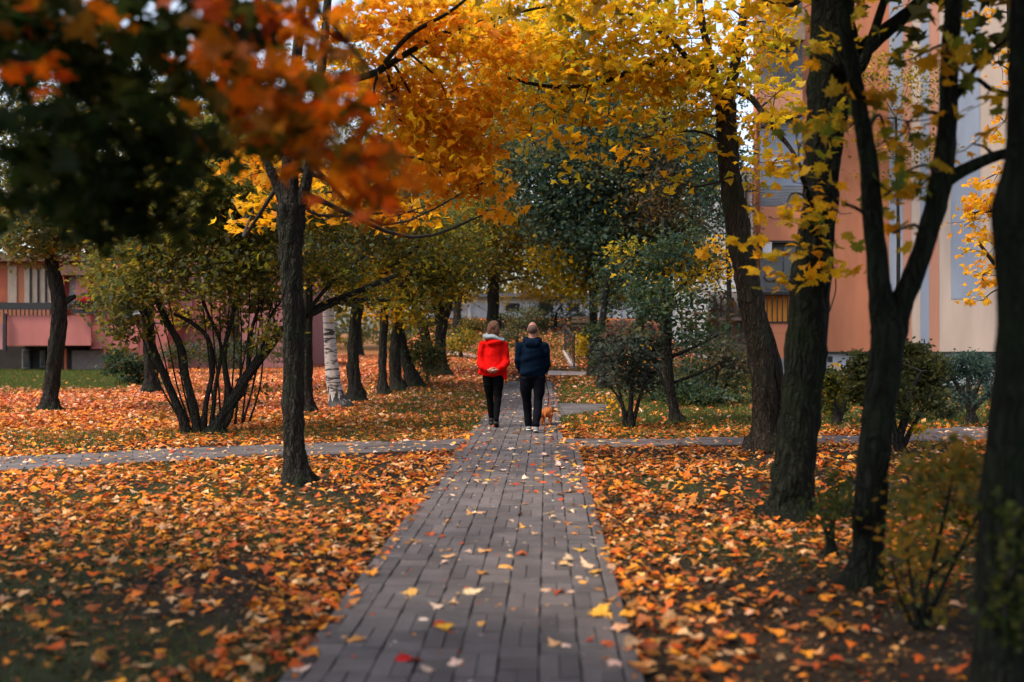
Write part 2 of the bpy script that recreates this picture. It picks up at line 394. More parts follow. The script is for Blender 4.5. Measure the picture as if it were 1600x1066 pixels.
class Tree:
    def __init__(s, name, base, label, cat, bark, group=None):
        s.root = thing(name, base, label, cat, group); s.base = Vector(base); s.bark = bark
        s.wood = MB(); s.twig = MB(); s.nodes = []; s.pos = []; s.nrm = []; s.siz = []; s.col = []
    def limb(s, pts, d, ridge=.05, n=None, flare=False, sink=True, seed=None):
        """pts: (px, py, width px[, depth offset]); the first trunk point stands on the ground"""
        q = []
        for p in pts:
            dd = d + (p[3] if len(p) > 3 else 0)
            w = P(p[0], p[1], dd); q.append((w.x, w.y, w.z, max(.004, p[2] / F * dd / 2)))
        if flare:
            b = q[0]; zz = float(H(b[0], b[1]))
            q[0] = (b[0], b[1], zz, b[3])
            q.insert(0, (b[0], b[1], zz - .15, b[3] * 1.9)); q[1] = (b[0], b[1], zz, b[3] * 1.38)
        big = max(x[3] for x in q); sm = bez(q, 9 if big > .08 else 5)
        s.wood.tube([x[:3] for x in sm], [max(.003, x[3]) for x in sm], s.bark, n or (30 if big > .1 else 10), ridge * 1.5, seed=seed if seed is not None else random.randrange(999))
        s.nodes += [np.array(x[:4]) for x in sm[2:]]
        return s
    def attach(s, p):
        a = np.array(s.nodes); c = np.array(p)
        dist = np.linalg.norm(a[:, :3] - c, axis=1) + .6 * np.maximum(0, a[:, 2] - c[2])
        return a[int(np.argmin(dist))]
    def clump(s, px, py, d, rx, ry, n, pal, size, rd=None, flat=.55, spread=.22, per=8, layer=.25, twigs=3, world=None, droop=.0):
        """an ellipsoid of foliage round px, py (radii in pixels), n leaves in sprays of `per`"""
        if world is not None: c, ex = np.array(world[0]), np.array(world[1])
        else:
            w = P(px, py, d); c = np.array(w); ex = np.array([rx / F * d, rd or (rx + ry) / 2 / F * d, ry / F * d])
        k = max(1, n // per)
        dirs = rng.normal(size=(k, 3)); dirs /= np.linalg.norm(dirs, axis=1)[:, None]
        rad = rng.uniform(.15, 1, (k, 1)) ** .55
        sp = c + dirs * rad * ex
        pos = np.repeat(sp, per, 0) + rng.normal(size=(k * per, 3)) * np.array([spread, spread, spread * layer])
        up = np.array([0, 0, 1.0]) + rng.normal(size=(k, 3)) * .3
        nrm = np.repeat(up, per, 0) + rng.normal(size=(k * per, 3)) * flat
        col = np.repeat(pick(pal, k, .12), per, 0) * .6 + pick(pal, k * per) * .4
        s.pos.append(pos); s.nrm.append(nrm); s.col.append(col); s.siz.append(size * rng.uniform(.65, 1.2, k * per))
        if twigs and s.nodes:
            a = s.attach(c)
            mid = (a[:3] + c) / 2 + rng.normal(size=3) * .12 * np.linalg.norm(c - a[:3]) + np.array([0, 0, .05])
            r0 = min(a[3] * .45, .012 + .012 * np.linalg.norm(c - a[:3]))
            path = bez([a[:3], mid, c], 4)
            s.twig.tube(path, np.linspace(r0, r0 * .35, len(path)), M['twig'], 5, cap=False)
            for i in rng.choice(k, min(k, twigs * 3), replace=False):
                m2 = (c + sp[i]) / 2 + rng.normal(size=3) * .1 * ex
                pth = bez([c, m2, sp[i]], 3)
                s.twig.tube(pth, np.linspace(r0 * .4, .003, len(pth)), M['twig'], 4, cap=False)
        return s
    def done(s, tmpl=T_STAR, singles=0, crown='crown', trunk='trunk', mt=None, single_mt=None):
        s.wood.build(trunk, s.root, True)
        if not s.pos: return s.root
        pos = np.vstack(s.pos); nrm = np.vstack(s.nrm); col = np.vstack(s.col); siz = np.concatenate(s.siz)
        if singles:
            px = 800 + pos[:, 0] / pos[:, 1] * F; py = HZ - (pos[:, 2] - EYE) / pos[:, 1] * F
            vis = (px > 5) & (px < 1595) & (py > 5) & (py < 1060) & (pos[:, 1] > 1)
            score = np.where(vis, siz / np.maximum(pos[:, 1], .5), 0)
            idx = np.argsort(-score)[:singles]; idx = idx[score[idx] > 0]
            for i in idx:
                place_leaf('leaf', pos[i], siz[i], nrm[i], col[i], M['leaf_one'], s.root)
            keep = np.ones(len(pos), bool); keep[idx] = False
            pos, nrm, col, siz = pos[keep], nrm[keep], col[keep], siz[keep]
        me = scatter_mesh(crown, tmpl, pos, siz, nrm, col, mt or M['leaf'], s.twig)
        o = link(crown, me, s.root); o['kind'] = 'stuff'
        return s.root

def inpoly(x, y, poly):
    r = np.zeros(len(x), bool); n = len(poly)
    for i in range(n):
        (x1, y1), (x2, y2) = poly[i], poly[(i + 1) % n]
        c = ((y1 > y) != (y2 > y)) & (x < (x2 - x1) * (y - y1) / ((y2 - y1) + 1e-12) + x1)
        r ^= c
    return r

# ================================================================== THE SETTING: ground, paths
SL = .0338                                     # the walk drifts this much to the right per metre
def path_left(y): return -1.055 + SL * (np.asarray(y, float) - 4.69)
def path_right(y): return path_left(y) + np.where(np.asarray(y) < 14.6, 1.656, 1.462)
def xy(*pts): return [(G(a, b).x, G(a, b).y) for a, b in pts]
CROSS_L = xy((-260, 727), (0, 717), (400, 697), (735, 688)) + xy((720, 705), (400, 715), (0, 738), (-260, 754))
CROSS_R = xy((880, 688), (1066, 687), (1350, 683), (1450, 672), (1700, 664)) + xy((1700, 690), (1550, 690), (1350, 693), (1066, 698), (890, 700))
BRANCH_R = xy((862, 631), (950, 633), (950, 641), (884, 651), (866, 660))
BRANCH_2 = xy((856, 581), (935, 583), (935, 588), (856, 588))
PATH_FAR = xy((690, 548), (745, 556), (760, 562), (700, 556))
PLAZA = [(path_left(y), y) for y in (3, 29.5)] + [(float(path_right(y)), y) for y in (29.5, 14.7)] + [(float(path_right(14.5)), 14.5), (float(path_right(3)), 3)]
PAVED = [CROSS_L, CROSS_R, BRANCH_R, BRANCH_2, PLAZA]

def on_paved(x, y):
    r = np.zeros(len(x), bool)
    for p in PAVED: r |= inpoly(x, y, p)
    return r

def lattice(x, y, s, seed):
    """smooth value noise 0..1"""
    g = np.random.default_rng(seed).uniform(size=(97, 97)); a, b = x / s, y / s
    i, j = np.floor(a).astype(int), np.floor(b).astype(int); fx, fy = a - i, b - j
    fx = fx * fx * (3 - 2 * fx); fy = fy * fy * (3 - 2 * fy)
    q = lambda u, v: g[u % 97, v % 97]
    return (q(i, j) * (1 - fx) + q(i + 1, j) * fx) * (1 - fy) + (q(i, j + 1) * (1 - fx) + q(i + 1, j + 1) * fx) * fy

def grassy(x, y):
    """0..1: how much grass grows here"""
    px = 800 + x / np.maximum(y, 1) * F; py = HZ + EYE * F / np.maximum(y, 1)
    g = .55 * sst(.52, .72, lattice(x, y, 1.6, 3))
    g = np.maximum(g, sst(470, 640, px) * (px < 780) * sst(16, 17.5, y) * (1 - sst(26, 32, y)) * (.5 + .6 * lattice(x, y, .8, 5)))
    g = np.maximum(g, (px > 600) * (px < 900) * sst(34, 40, y) * (.4 + .6 * lattice(x, y, 1.5, 14)))
    g = np.maximum(g, (px < 560) * sst(11, 12, y) * (1 - sst(12.4, 13, y)) * (.3 + .7 * lattice(x, y, .9, 8)))
    g = np.maximum(g, (px > 872) * sst(16.2, 17.6, y) * (1 - sst(30, 36, y)) * (.65 + .4 * lattice(x, y, .8, 9)))
    g = np.maximum(g, (px > 940) * (px < 1210) * sst(9, 10.5, y) * (1 - sst(12.5, 13.5, y)) * (.6 * lattice(x, y, .8, 12)))
    g = np.maximum(g, (px < 200) * sst(26, 30, y))
    return np.clip(g, 0, 1)

gx = np.unique(np.concatenate([np.linspace(-400, -30, 18), np.arange(-30, 30.1, .5), np.linspace(30, 400, 18)]))
gy = np.unique(np.concatenate([np.linspace(-60, 0, 8), np.arange(0, 75, .5), np.linspace(75, 900, 20)]))
X, Y = np.meshgrid(gx, gy); x, y = X.ravel(), Y.ravel(); z = H(x, y)
nx, ny = len(gx), len(gy)
idx = np.arange(nx * ny).reshape(ny, nx)
fc = np.stack([idx[:-1, :-1], idx[:-1, 1:], idx[1:, 1:], idx[1:, :-1]], -1).reshape(-1, 4)
me = bpy.data.meshes.new('ground'); me.from_pydata(np.stack([x, y, z], 1).tolist(), [], fc.tolist())
g = grassy(x, y)[:, None]
far = sst(24, 40, y)[:, None]
soil = np.array([.026, .019, .014]); grs = np.array([.026, .040, .012]); lv = np.array([.46, .17, .06])
cc = soil * (1 - g) + grs * g
lm = ((x < path_left(y)) * sst(14.5, 17, y) * (1 - g[:, 0]))[:, None] * .5
cc = cc * (1 - lm) + lv * lm
at = me.color_attributes.new('col', 'FLOAT_COLOR', 'POINT'); at.data.foreach_set('color', np.hstack([cc, np.ones((len(cc), 1))]).astype(np.float32).ravel())
me.materials.append(M['ground']); tag(link('ground', me, None, True), kind='structure')

# the walk: a dark bed, with every brick a piece of its own
def sheet(name, poly, zo, m, parent=None, kind=None):
    mb = MB(); mb.add([(a, b, float(H(a, b)) + zo) for a, b in poly], [tuple(range(len(poly)))], m)
    o = mb.build(name, parent)
    if kind: o['kind'] = kind
    return o
mb = MB(); ys_ = [3, 8, 14.5, 14.7] + list(np.arange(15.5, 29.6, 1.0))
for a_, b_ in zip(ys_[:-1], ys_[1:]):
    q = [(float(path_left(a_)), a_), (float(path_right(a_)), a_), (float(path_right(b_)), b_), (float(path_left(b_)), b_)]
    mb.add([(u, v, float(H(u, v)) + .004) for u, v in q], [(0, 1, 2, 3)], M['joint'])
path = mb.build('path'); path['kind'] = 'structure'
def brick_shape(w, l, h=.024, bv=.006):
    a, b = w / 2, l / 2
    v = [(-a, -b, 0), (a, -b, 0), (a, b, 0), (-a, b, 0), (-a, -b, h - bv), (a, -b, h - bv), (a, b, h - bv), (-a, b, h - bv),
         (-a + bv, -b + bv, h), (a - bv, -b + bv, h), (a - bv, b - bv, h), (-a + bv, b - bv, h)]
    f = [(8, 9, 10, 11)] + [(i, (i + 1) % 4, 4 + (i + 1) % 4, 4 + i) for i in range(4)] + [(4 + i, 4 + (i + 1) % 4, 8 + (i + 1) % 4, 8 + i) for i in range(4)]
    return v, f
NP, CELL = 8, .36
PW = (1.656 - .085) / NP
ang = -math.atan(SL)
spots = []
for c in range(NP):
    k = 0; yy = 3.4 + (c % 2) * .10 + (c * .37 % 1) * .03
    while yy < 29.2:
        xx = float(path_left(yy)) + PW * (c + .5)
        if xx < float(path_right(yy)) - .08 - PW * .3:
            if (k + c) % 2 == 0:
                spots += [(yy, xx - PW / 4 + .001, 0), (yy, xx + PW / 4 - .001, 0)]
            else:
                spots += [(yy - CELL / 4, xx, 1), (yy + CELL / 4, xx, 1)]
        yy += CELL; k += 1
spots.sort()
shapes = [brick_shape(PW / 2 - .005, CELL - .011, .024, .004), brick_shape(PW - .008, CELL / 2 - .009, .024, .004)]
bmes = []
for v0, f0 in shapes:
    mb = MB(); mb.add(v0, f0, M['brick']); bmes.append(mb.mesh('brick'))
many = MB(); nb = 0
for (yy, xx, kd) in spots:
    dz = random.uniform(-.003, .003); ra = ang + random.uniform(-.014, .014)
    if nb < 290 and yy > 4.25:
        o = bpy.data.objects.new('brick', bmes[kd]); C.objects.link(o); o.parent = path
        o.location = (xx + random.uniform(-.0015, .0015), yy, dz); o.rotation_euler = (random.uniform(-.008, .008), random.uniform(-.012, .012), ra); nb += 1
    else:
        m4 = Matrix.Translation((xx, yy, dz + float(H(xx, yy)))) @ Matrix.Rotation(ra, 4, 'Z')
        many.add([m4 @ Vector(q) for q in shapes[kd][0]], shapes[kd][1], M['brick_many'])
o = many.build('brick_course', path); o['kind'] = 'stuff'
v1, f1 = brick_shape(.078, .99, .03); mb = MB(); mb.add(v1, f1, M['brick']); kme = mb.mesh('kerb_stone')
for k in range(26):
    yy = 3.6 + k
    if 13.9 < yy < 14.9: continue
    o = bpy.data.objects.new('kerb_stone', kme); C.objects.link(o); o.parent = path
    o.location = (float(path_right(yy)) - .04, yy, random.uniform(-.003, .003)); o.rotation_euler = (0, 0, ang)

def paved(name, poly, direction):
    """a side path: bed sheet and a joined course of bricks"""
    b = sheet(name, poly if sum((poly[i][0] * poly[(i+1) % len(poly)][1] - poly[(i+1) % len(poly)][0] * poly[i][1]) for i in range(len(poly))) > 0 else poly[::-1], .008, M['joint'], None, 'structure')
    xs, ys = [p[0] for p in poly], [p[1] for p in poly]
    mb = MB(); ca, sa = math.cos(direction), math.sin(direction)
    v, f = brick_shape(.39, .19, .022)
    cx, cy = (min(xs) + max(xs)) / 2, (min(ys) + max(ys)) / 2; r = max(max(xs) - min(xs), max(ys) - min(ys)) / 2 + 1
    pts = []
    for i in range(int(-r / .2), int(r / .2) + 1):
        for j in range(int(-r / .4), int(r / .4) + 1):
            u, w = (j + .5 * (i % 2)) * .4, i * .2
            pts.append((cx + u * ca - w * sa, cy + u * sa + w * ca))
    pts = np.array(pts); ok = inpoly(pts[:, 0], pts[:, 1], poly) & ~inpoly(pts[:, 0], pts[:, 1], PLAZA)
    for a, c in pts[ok]:
        m4 = Matrix.Translation((a, c, float(H(a, c)) + random.uniform(-.003, .003))) @ Matrix.Rotation(direction, 4, 'Z')
        mb.add([m4 @ Vector(q) for q in v], f, M['brick_many'])
    o = mb.build('brick_course', b); o['kind'] = 'stuff'
paved('side_path', CROSS_L, math.atan2(CROSS_L[3][1] - CROSS_L[1][1], CROSS_L[3][0] - CROSS_L[1][0]))
paved('side_path', CROSS_R, 0.02)
paved('side_path', BRANCH_R, 0.0)
M['concrete'] = mat('pale_concrete', (.34, .29, .28), (.24, .20, .19), .9, 3, .3, 40)
sheet('side_path', BRANCH_2[::-1] if False else BRANCH_2, .035, M['concrete'], None, 'structure')
sheet('far_path', PATH_FAR, .03, M['concrete'], None, 'structure')

# ================================================================== BUILDINGS
M['orange_wall'] = mat('orange_render', (.50, .185, .095), (.40, .145, .075), .9, .9, .15, 120, stretch=(2.5, 2.5, .5), detail=8)
M['salmon'] = mat('salmon_render', (.52, .24, .16), (.44, .20, .13), .9, .9, .15, 120, stretch=(2.5, 2.5, .5), detail=8)
M['cream'] = mat('cream_render', (.55, .42, .34), (.46, .35, .28), .9, .9, .15, 120, stretch=(2.5, 2.5, .5), detail=8)
M['blue'] = mat('blue_grey_render', (.30, .33, .40), (.25, .275, .34), .9, .9, .15, 120, stretch=(2.5, 2.5, .5), detail=8)
M['plinth'] = mat('plinth_paint', (.42, .44, .48), (.30, .31, .33), .9, 1.5, .2, 60)
M['pink'] = mat('pink_render', (.44, .145, .13), (.34, .115, .10), .9, .9, .2, 60, stretch=(2.5, 2.5, .5), detail=8)
M['pink_pale'] = mat('pale_pink_render', (.42, .19, .19), (.33, .15, .15), .9, .9, .2, 60, stretch=(2.5, 2.5, .5), detail=8)
M['brick_red'] = mat('red_orange_paint', (.46, .12, .06), (.34, .09, .05), .9, 2)
M['dark'] = mat('dark_metal', (.022, .022, .024), None, .6, 8)
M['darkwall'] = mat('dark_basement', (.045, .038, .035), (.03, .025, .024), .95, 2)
M['grey'] = mat('grey_panel', (.16, .16, .17), (.10, .10, .11), .8, 3)
M['white'] = mat('white_paint', (.56, .55, .57), (.44, .43, .45), .8, 2)
M['curtain'] = mat('amber_curtain', (.75, .30, .04), (.60, .20, .03), .9, 3, stretch=(12, 12, 1))
M['beige'] = mat('beige_curtain', (.50, .38, .28), (.36, .26, .19), .9, 3, stretch=(12, 12, 1))
M['roof'] = mat('brown_roof', (.16, .08, .06), (.10, .05, .04), .9, 3)
M['green'] = mat('geranium_leaf', (.03, .06, .025), None, .7, 10)
M['red'] = mat('geranium_red', (.60, .02, .03), None, .7, 10)
def glass_mat():
    m, t, b = new_mat('window_glass'); b.inputs['Base Color'].default_value = (.03, .035, .04, 1); b.inputs['Roughness'].default_value = .08
    b.inputs['Specular IOR Level'].default_value = .7; return m
M['glass'] = glass_mat()

def rect(mb, x0, x1, y0, y1, d, depth, m):
    """a box whose front face shows at x0..x1, y0..y1 when d metres ahead, running `depth` back"""
    a = P(x0, y1, d); b = P(x1, y0, d)
    mb.box((a.x, d, a.z), (b.x, d + depth, b.z), m)
def part(name, rects, parent, origin=None):
    mb = MB()
    for r in rects: rect(mb, *r)
    return mb.build(name, parent)

rb = thing('apartment_building', (P(1330, 0, 30).x, 30, 0), 'orange apartment block with painted vertical stripes behind the clipped bushes', 'building')
top = -900
part('wall', [(1182, 1389, top, 551, 30, .4, M['orange_wall'])], rb); part('wall', [(1300, 1690, top, 548, 30.42, 9, M['orange_wall'])], rb)
part('plinth', [(1184, 1700, 552.2, 612, 30.08, .3, M['plinth'])], rb)
part('wall', [(1389.3, 1700, top, 551, 30.0, .4, M['cream'])], rb)
for (a, b, m) in ((1389.6, 1411, 'blue'), (1411.2, 1424, 'salmon'), (1438.2, 1452, 'blue'), (1452.2, 1467, 'salmon')):
    part('wall_stripe', [(a, b, top, 550.6, 29.985, .012, M[m])], rb)
part('wall_stripe', [(1486, 1531, top, 467, 29.985, .012, M['blue'])], rb)
part('wall_stripe', [(1576, 1640, top, 550.6, 29.985, .012, M['salmon'])], rb)
part('drip_edge', [(1258, 1700, 549.6, 552.0, 29.95, .04, M['dark'])], rb)
part('vent', [(1293, 1301, 557, 566, 30.06, .03, M['dark'])], rb)
part('downpipe', [(1287, 1289.5, 500, 530, 29.9, .05, M['dark'])], rb)
# stacked balconies on its corner
for (nm, rs) in (
    ('parapet_panel', [(1188, 1254, 520.6, 560, 29.0, .12, M['orange_wall'])]),
    ('parapet_panel', [(1188, 1254, 505, 520, 29.0, .12, M['orange_wall'])]),
    ('parapet_panel', [(1188, 1254, 323, 376, 29.0, .12, M['orange_wall'])]),
    ('parapet_panel', [(1188, 1254, 140, 176, 29.0, .12, M['salmon'])]),
    ('parapet_panel', [(1188, 1254, -40, -6, 29.0, .12, M['salmon'])]),
    ('balcony_slab', [(1186, 1256, 456, 460.5, 28.95, 1.0, M['dark'])]),
    ('balcony_slab', [(1186, 1256, 376.2, 379.5, 28.95, 1.0, M['dark'])]),
    ('balcony_slab', [(1186, 1256, 176.2, 180, 28.95, 1.0, M['dark'])]),
    ('balcony_slab', [(1186, 1256, -5.8, -2, 28.95, 1.0, M['dark'])]),
    ('curtain', [(1188, 1254, 461, 504.8, 29.55, .05, M['curtain'])]),
    ('glazing', [(1188, 1254, 380, 455.5, 29.3, .05, M['grey'])]),
    ('pane', [(1196, 1222, 412, 452, 29.26, .03, M['glass'])]),
    ('pane', [(1225, 1250, 386, 452, 29.26, .03, M['glass'])]),
    ('recess', [(1188, 1254, 180.5, 322.5, 29.6, .05, M['blue'])]),
    ('recess', [(1188, 1254, -1.5, 139.5, 29.6, .05, M['grey'])]),
    ('awning', [(1190, 1258, 12, 62, 28.7, .7, mat('tan_awning', (.26, .18, .13), None, .9))]),
    ('air_conditioner', [(1204, 1223, 246, 259, 29.2, .3, M['white'])]),
    ('laundry', [(1192, 1206, 378, 402, 28.9, .03, M['white'])]),
):
    part(nm, rs, rb)
for k in range(7):
    part('slat', [(1188, 1254, 290 + k * 4.6, 293.4 + k * 4.6, 29.05, .03, M['grey'])], rb)
for k in range(7):
    part('window_bar', [(1190 + k * 8, 1191.6 + k * 8, 461, 504.6, 29.0, .03, M['dark'])], rb)
part('grille_rail', [(1188, 1254, 502.5, 504.9, 28.96, .03, M['dark'])], rb)
# slanting handwriting sprayed on the blue grey stripe
cu = bpy.data.curves.new('graffiti', 'FONT'); cu.body = 'ENTWARECS'; cu.size = .62; cu.extrude = .002; cu.shear = .3; cu.offset = -.006
to = bpy.data.objects.new('graffiti_tmp', cu); C.objects.link(to)
bpy.context.view_layer.update()
tme = bpy.data.meshes.new_from_object(to.evaluated_get(bpy.context.evaluated_depsgraph_get())); bpy.data.objects.remove(to)
pt = P(1390, 318, 29.96)
tw = max(v.co.x for v in tme.vertices); sc_ = (P(1458, 0, 29.96).x - pt.x) / tw
tme.transform(Matrix.Translation(pt) @ Matrix.Rotation(R(12), 4, 'Y').inverted() @ Matrix.Rotation(R(90), 4, 'X') @ Matrix.Scale(sc_, 4))
tme.materials.clear(); tme.materials.append(M['dark']); link('graffiti', tme, rb)

wb = thing('white_building', (P(1148, 0, 36).x, 36, 0), 'pale grey building with dark vertical slits beside the orange block', 'building')
M['pale_grey'] = mat('pale_grey_render', (.30, .31, .33), (.22, .23, .25), .9, 2)
part('wall', [(1106, 1160, 456, 600, 36, 8, M['pale_grey'])], wb); part('wall', [(1160.2, 1212, 262, 600, 35.9, 8, M['pale_grey'])], wb)
for a, b, y0, y1 in ((1139, 1147, 465, 494), (1126, 1128, 462, 494), (1164, 1167, 280, 330), (1176, 1179, 280, 330), (1116, 1118, 462, 494), (1155, 1158, 462, 494)):
    part('window_slit', [(a, b, y0, y1, 35.84, .06 if a > 1161 else .2, M['dark'])], wb)
part('balcony_floor', [(1104, 1200, 496, 501, 35.2, .79, M['grey'])], wb)
part('basement_door', [(1163, 1176, 548, 592, 35.95, .06, mat('brown_door', (.12, .06, .03), None, .7))], wb)

pb = thing('apartment_building', (P(80, 0, 43).x, 43, 0), 'low pink and orange apartment house with balconies beyond the leaf covered lawn', 'building')
gy_ = 582
part('wall', [(-140, 137, 408, 541, 44, 6, M['orange_wall'])], pb)
part('wall', [(137.4, 262, 396, gy_, 43.9, 7, M['pink'])], pb)
part('wall', [(262.4, 470, 352, gy_, 46, 7, M['pink_pale'])], pb)
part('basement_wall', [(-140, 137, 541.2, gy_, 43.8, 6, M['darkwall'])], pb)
part('roof', [(-150, 142, 398, 408, 43.2, 7, M['roof'])], pb)
part('eave_beam', [(88, 140, 414, 430, 42.9, .9, M['roof'])], pb)
part('curtain', [(-60, 12, 420, 472, 43.95, .04, M['brick_red'])], pb)
part('curtain', [(12, 26, 416, 474, 43.93, .04, M['beige'])], pb)
part('curtain', [(38, 80, 420, 474, 43.93, .04, M['beige'])], pb)
for a in (46, 58, 70): part('window_bar', [(a, a + 2.4, 418, 474, 43.85, .06, M['dark'])], pb)
part('balcony_door', [(103, 118, 427, 476, 43.9, .08, M['white'])], pb)
part('pilaster', [(92, 100, 412, 541, 43.4, .55, M['brick_red'])], pb)
part('side_wall', [(118.3, 137, 424, 492, 43.3, .6, M['pink'])], pb)
part('parapet', [(8, 142, 493, 540, 42, .16, M['pink'])], pb)
part('parapet', [(142.4, 216, 508, 545, 42.4, .16, M['pink'])], pb)
part('parapet', [(-120, 4, 506, 546, 42.2, .16, M['pink_pale'])], pb)
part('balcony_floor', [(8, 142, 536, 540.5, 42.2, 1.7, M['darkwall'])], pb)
part('hand_rail', [(-120, 108, 473, 484, 41.9, .06, M['dark'])], pb)
for k in range(17): part('baluster', [(-2 + k * 6.6, -.6 + k * 6.6, 484, 493.5, 41.92, .04, M['dark'])], pb)
part('rail_post', [(4.5, 9, 490, 548, 41.8, .1, M['dark'])], pb)
for a, b, y0, y1 in ((34, 46, 546, 576), (62, 70, 548, 574)):
    w = part('window', [(a, b, y0, y1, 43.6, .16, M['grey'])], pb)
    part('pane', [(a + 2, b - 2, y0 + 2, y1 - 2, 43.57, .02, M['glass'])], w)
part('garage_panel', [(112, 163, 548, 578, 43.2, .5, mat('grey_brown_panel', (.22, .17, .16), None, .9))], pb)
part('downpipe', [(100, 104, 545, 582, 43.0, .08, M['brick_red'])], pb)
part('downpipe', [(162, 165, 541, 578, 43.0, .08, M['brick_red'])], pb)
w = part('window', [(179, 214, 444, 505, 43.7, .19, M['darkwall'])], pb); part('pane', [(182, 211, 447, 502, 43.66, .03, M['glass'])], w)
for a, b, y0, y1 in ((270, 300, 440, 449), (268, 296, 488, 512), (345, 352, 470, 494), (330, 362, 400, 440), (395, 425, 410, 450)):
    w = part('window', [(a, b, y0, y1, 45.9, .09, M['grey'])], pb); part('pane', [(a + 1.5, b - 1.5, y0 + 1.5, y1 - 1.5, 45.86, .03, M['glass'])], w)
part('parapet', [(300, 350, 470, 505, 45.2, .15, M['pink'])], pb)
part('parapet', [(262, 300, 450, 485, 45.0, .15, M['pink_pale'])], pb)
part('roof', [(255, 480, 340, 352, 45.4, 8, M['roof'])], pb)
dish = MB()
c = P(213, 484, 43.3); prof = [(.0, .0), (.14, .02), (.24, .07), (.27, .10)]
vs, fs = [], []
for i, (r, h) in enumerate(prof):
    for k in range(14):
        a = k * math.pi / 7; vs.append(c + Vector((r * math.cos(a), -h, r * math.sin(a))))
for i in range(3):
    for k in range(14): fs.append((i*14+k, i*14+(k+1) % 14, (i+1)*14+(k+1) % 14, (i+1)*14+k))
dish.add(vs, fs, M['grey']); dish.tube([c + Vector((0, .02, 0)), c + Vector((0, .4, -.05))], [.03, .03], M['dark'], 6)
tag(dish.build('satellite_dish', None, True, origin=c), 'grey satellite dish on the pink house wall beside a dark window', 'satellite dish')
# geranium box on the balcony rail
fb = thing('flower_box', P(130, 488, 41.8), 'planter of red geraniums hung on the pink balcony parapet', 'flower box')
part('planter', [(112, 150, 483, 490, 41.6, .2, M['dark'])], fb)
n = 420; c = np.array(P(131, 475, 41.7)); pos = c + rng.normal(size=(n, 3)) * np.array([.24, .1, .14])
link('foliage', scatter_mesh('foliage', T_OVAL, pos, np.full(n, .11), rng.normal(size=(n, 3)) + [0, 0, .6], pick([(.03, .06, .02), (.05, .08, .03)], n), M['leaf']), fb)
n = 260; pos = np.array(P(130, 468, 41.6)) + rng.normal(size=(n, 3)) * np.array([.15, .06, .05])
link('flower', scatter_mesh('flower', T_OVAL, pos, np.full(n, .06), rng.normal(size=(n, 3)) + [0, 0, .6], pick([(.55, .01, .02), (.7, .04, .05)], n), M['leaf']), fb)

fbld = thing('low_building', (P(800, 0, 80).x, 80, 2.5), 'long low white building with dark openings at the end of the park', 'building')
part('wall', [(640, 1000, 464, 497, 80, 6, M['white'])], fbld)
part('recess', [(640, 1000, 497.2, 508, 80.8, 5, M['darkwall'])], fbld)
part('roof', [(630, 1010, 458, 464, 79.2, 8, M['grey'])], fbld)
for a in (690, 731, 768, 822, 880, 905): part('pillar', [(a, a + 4.5, 476, 506, 79.6, .3, M['white'])], fbld)
for a in (700, 790, 842, 888): part('window', [(a, a + 22, 474, 486, 79.9, .15, M['glass'])], fbld)

# ------------------------------------------------------------------ railing, fence, bench
rl = thing('stair_railing', P(889, 560, 36.5), 'black metal stair railing sloping up beyond the man', 'railing')
A0, A1, B0, B1 = P(897, 573, 33), P(882, 549, 40), P(897, 526, 33), P(882, 509, 40)
rl.location = ((A0 + A1) / 2)
mb = MB(); mb.tube([B0 + (B0 - B1) * .03, B1], [.026, .026], M['dark'], 8); mb.build('top_rail', rl)
for k in range(8):
    t = k / 7; mb = MB(); r = .028 if k in (0, 7) else .02
    mb.tube([A0.lerp(A1, t), B0.lerp(B1, t)], [r, r], M['dark'], 6); mb.build('baluster', rl)
mb = MB(); u = Vector((.09, 0, 0)); dn = Vector((0, 0, .45))
q = [A0 - u, A0 + u, A1 + u, A1 - u]; mb.add([p + Vector((0, 0, .03)) for p in q] + [p - dn for p in q], [(0, 1, 2, 3), (7, 6, 5, 4), (0, 4, 5, 1), (1, 5, 6, 2), (2, 6, 7, 3), (3, 7, 4, 0)], M['concrete'])
mb.build('ramp_kerb', rl)
fn = thing('wooden_fence', P(1082, 515, 37), 'weathered wooden rail fence beside the pale grey building', 'fence')
M['oldwood'] = mat('old_wood', (.22, .17, .11), (.12, .09, .06), .9, 6, .4, stretch=(1, 12, 12))
for k in range(4): part('rail', [(1062, 1112, 488 + k * 8, 491 + k * 8, 35, .04, M['oldwood'])], fn)
for a in (1064, 1086, 1109): part('post', [(a, a + 3, 484, 600, 35.05, .08, M['oldwood'])], fn)
bn = thing('park_bench', P(912, 530, 46), 'slatted park bench on the grass beyond the railing', 'bench')
bz = float(H(P(912, 0, 46).x, 46)); bx0, bx1 = P(894, 0, 46).x, P(934, 0, 46).x
for k in range(3):
    mb = MB(); mb.box((bx0, 45.8 + k * .14, bz + .44), (bx1, 45.92 + k * .14, bz + .48), M['oldwood']); mb.build('seat_slat', bn)
for k in range(2):
    mb = MB(); mb.box((bx0, 46.22 + k * .03, bz + .6 + k * .16), (bx1, 46.25 + k * .03, bz + .72 + k * .16), M['oldwood']); mb.build('back_slat', bn)
for a in (bx0 + .1, bx1 - .15):
    mb = MB(); mb.box((a, 45.85, bz - .05), (a + .05, 45.9, bz + .439), M['dark']); mb.box((a, 46.27, bz - .05), (a + .05, 46.32, bz + .9), M['dark']); mb.build('leg', bn)

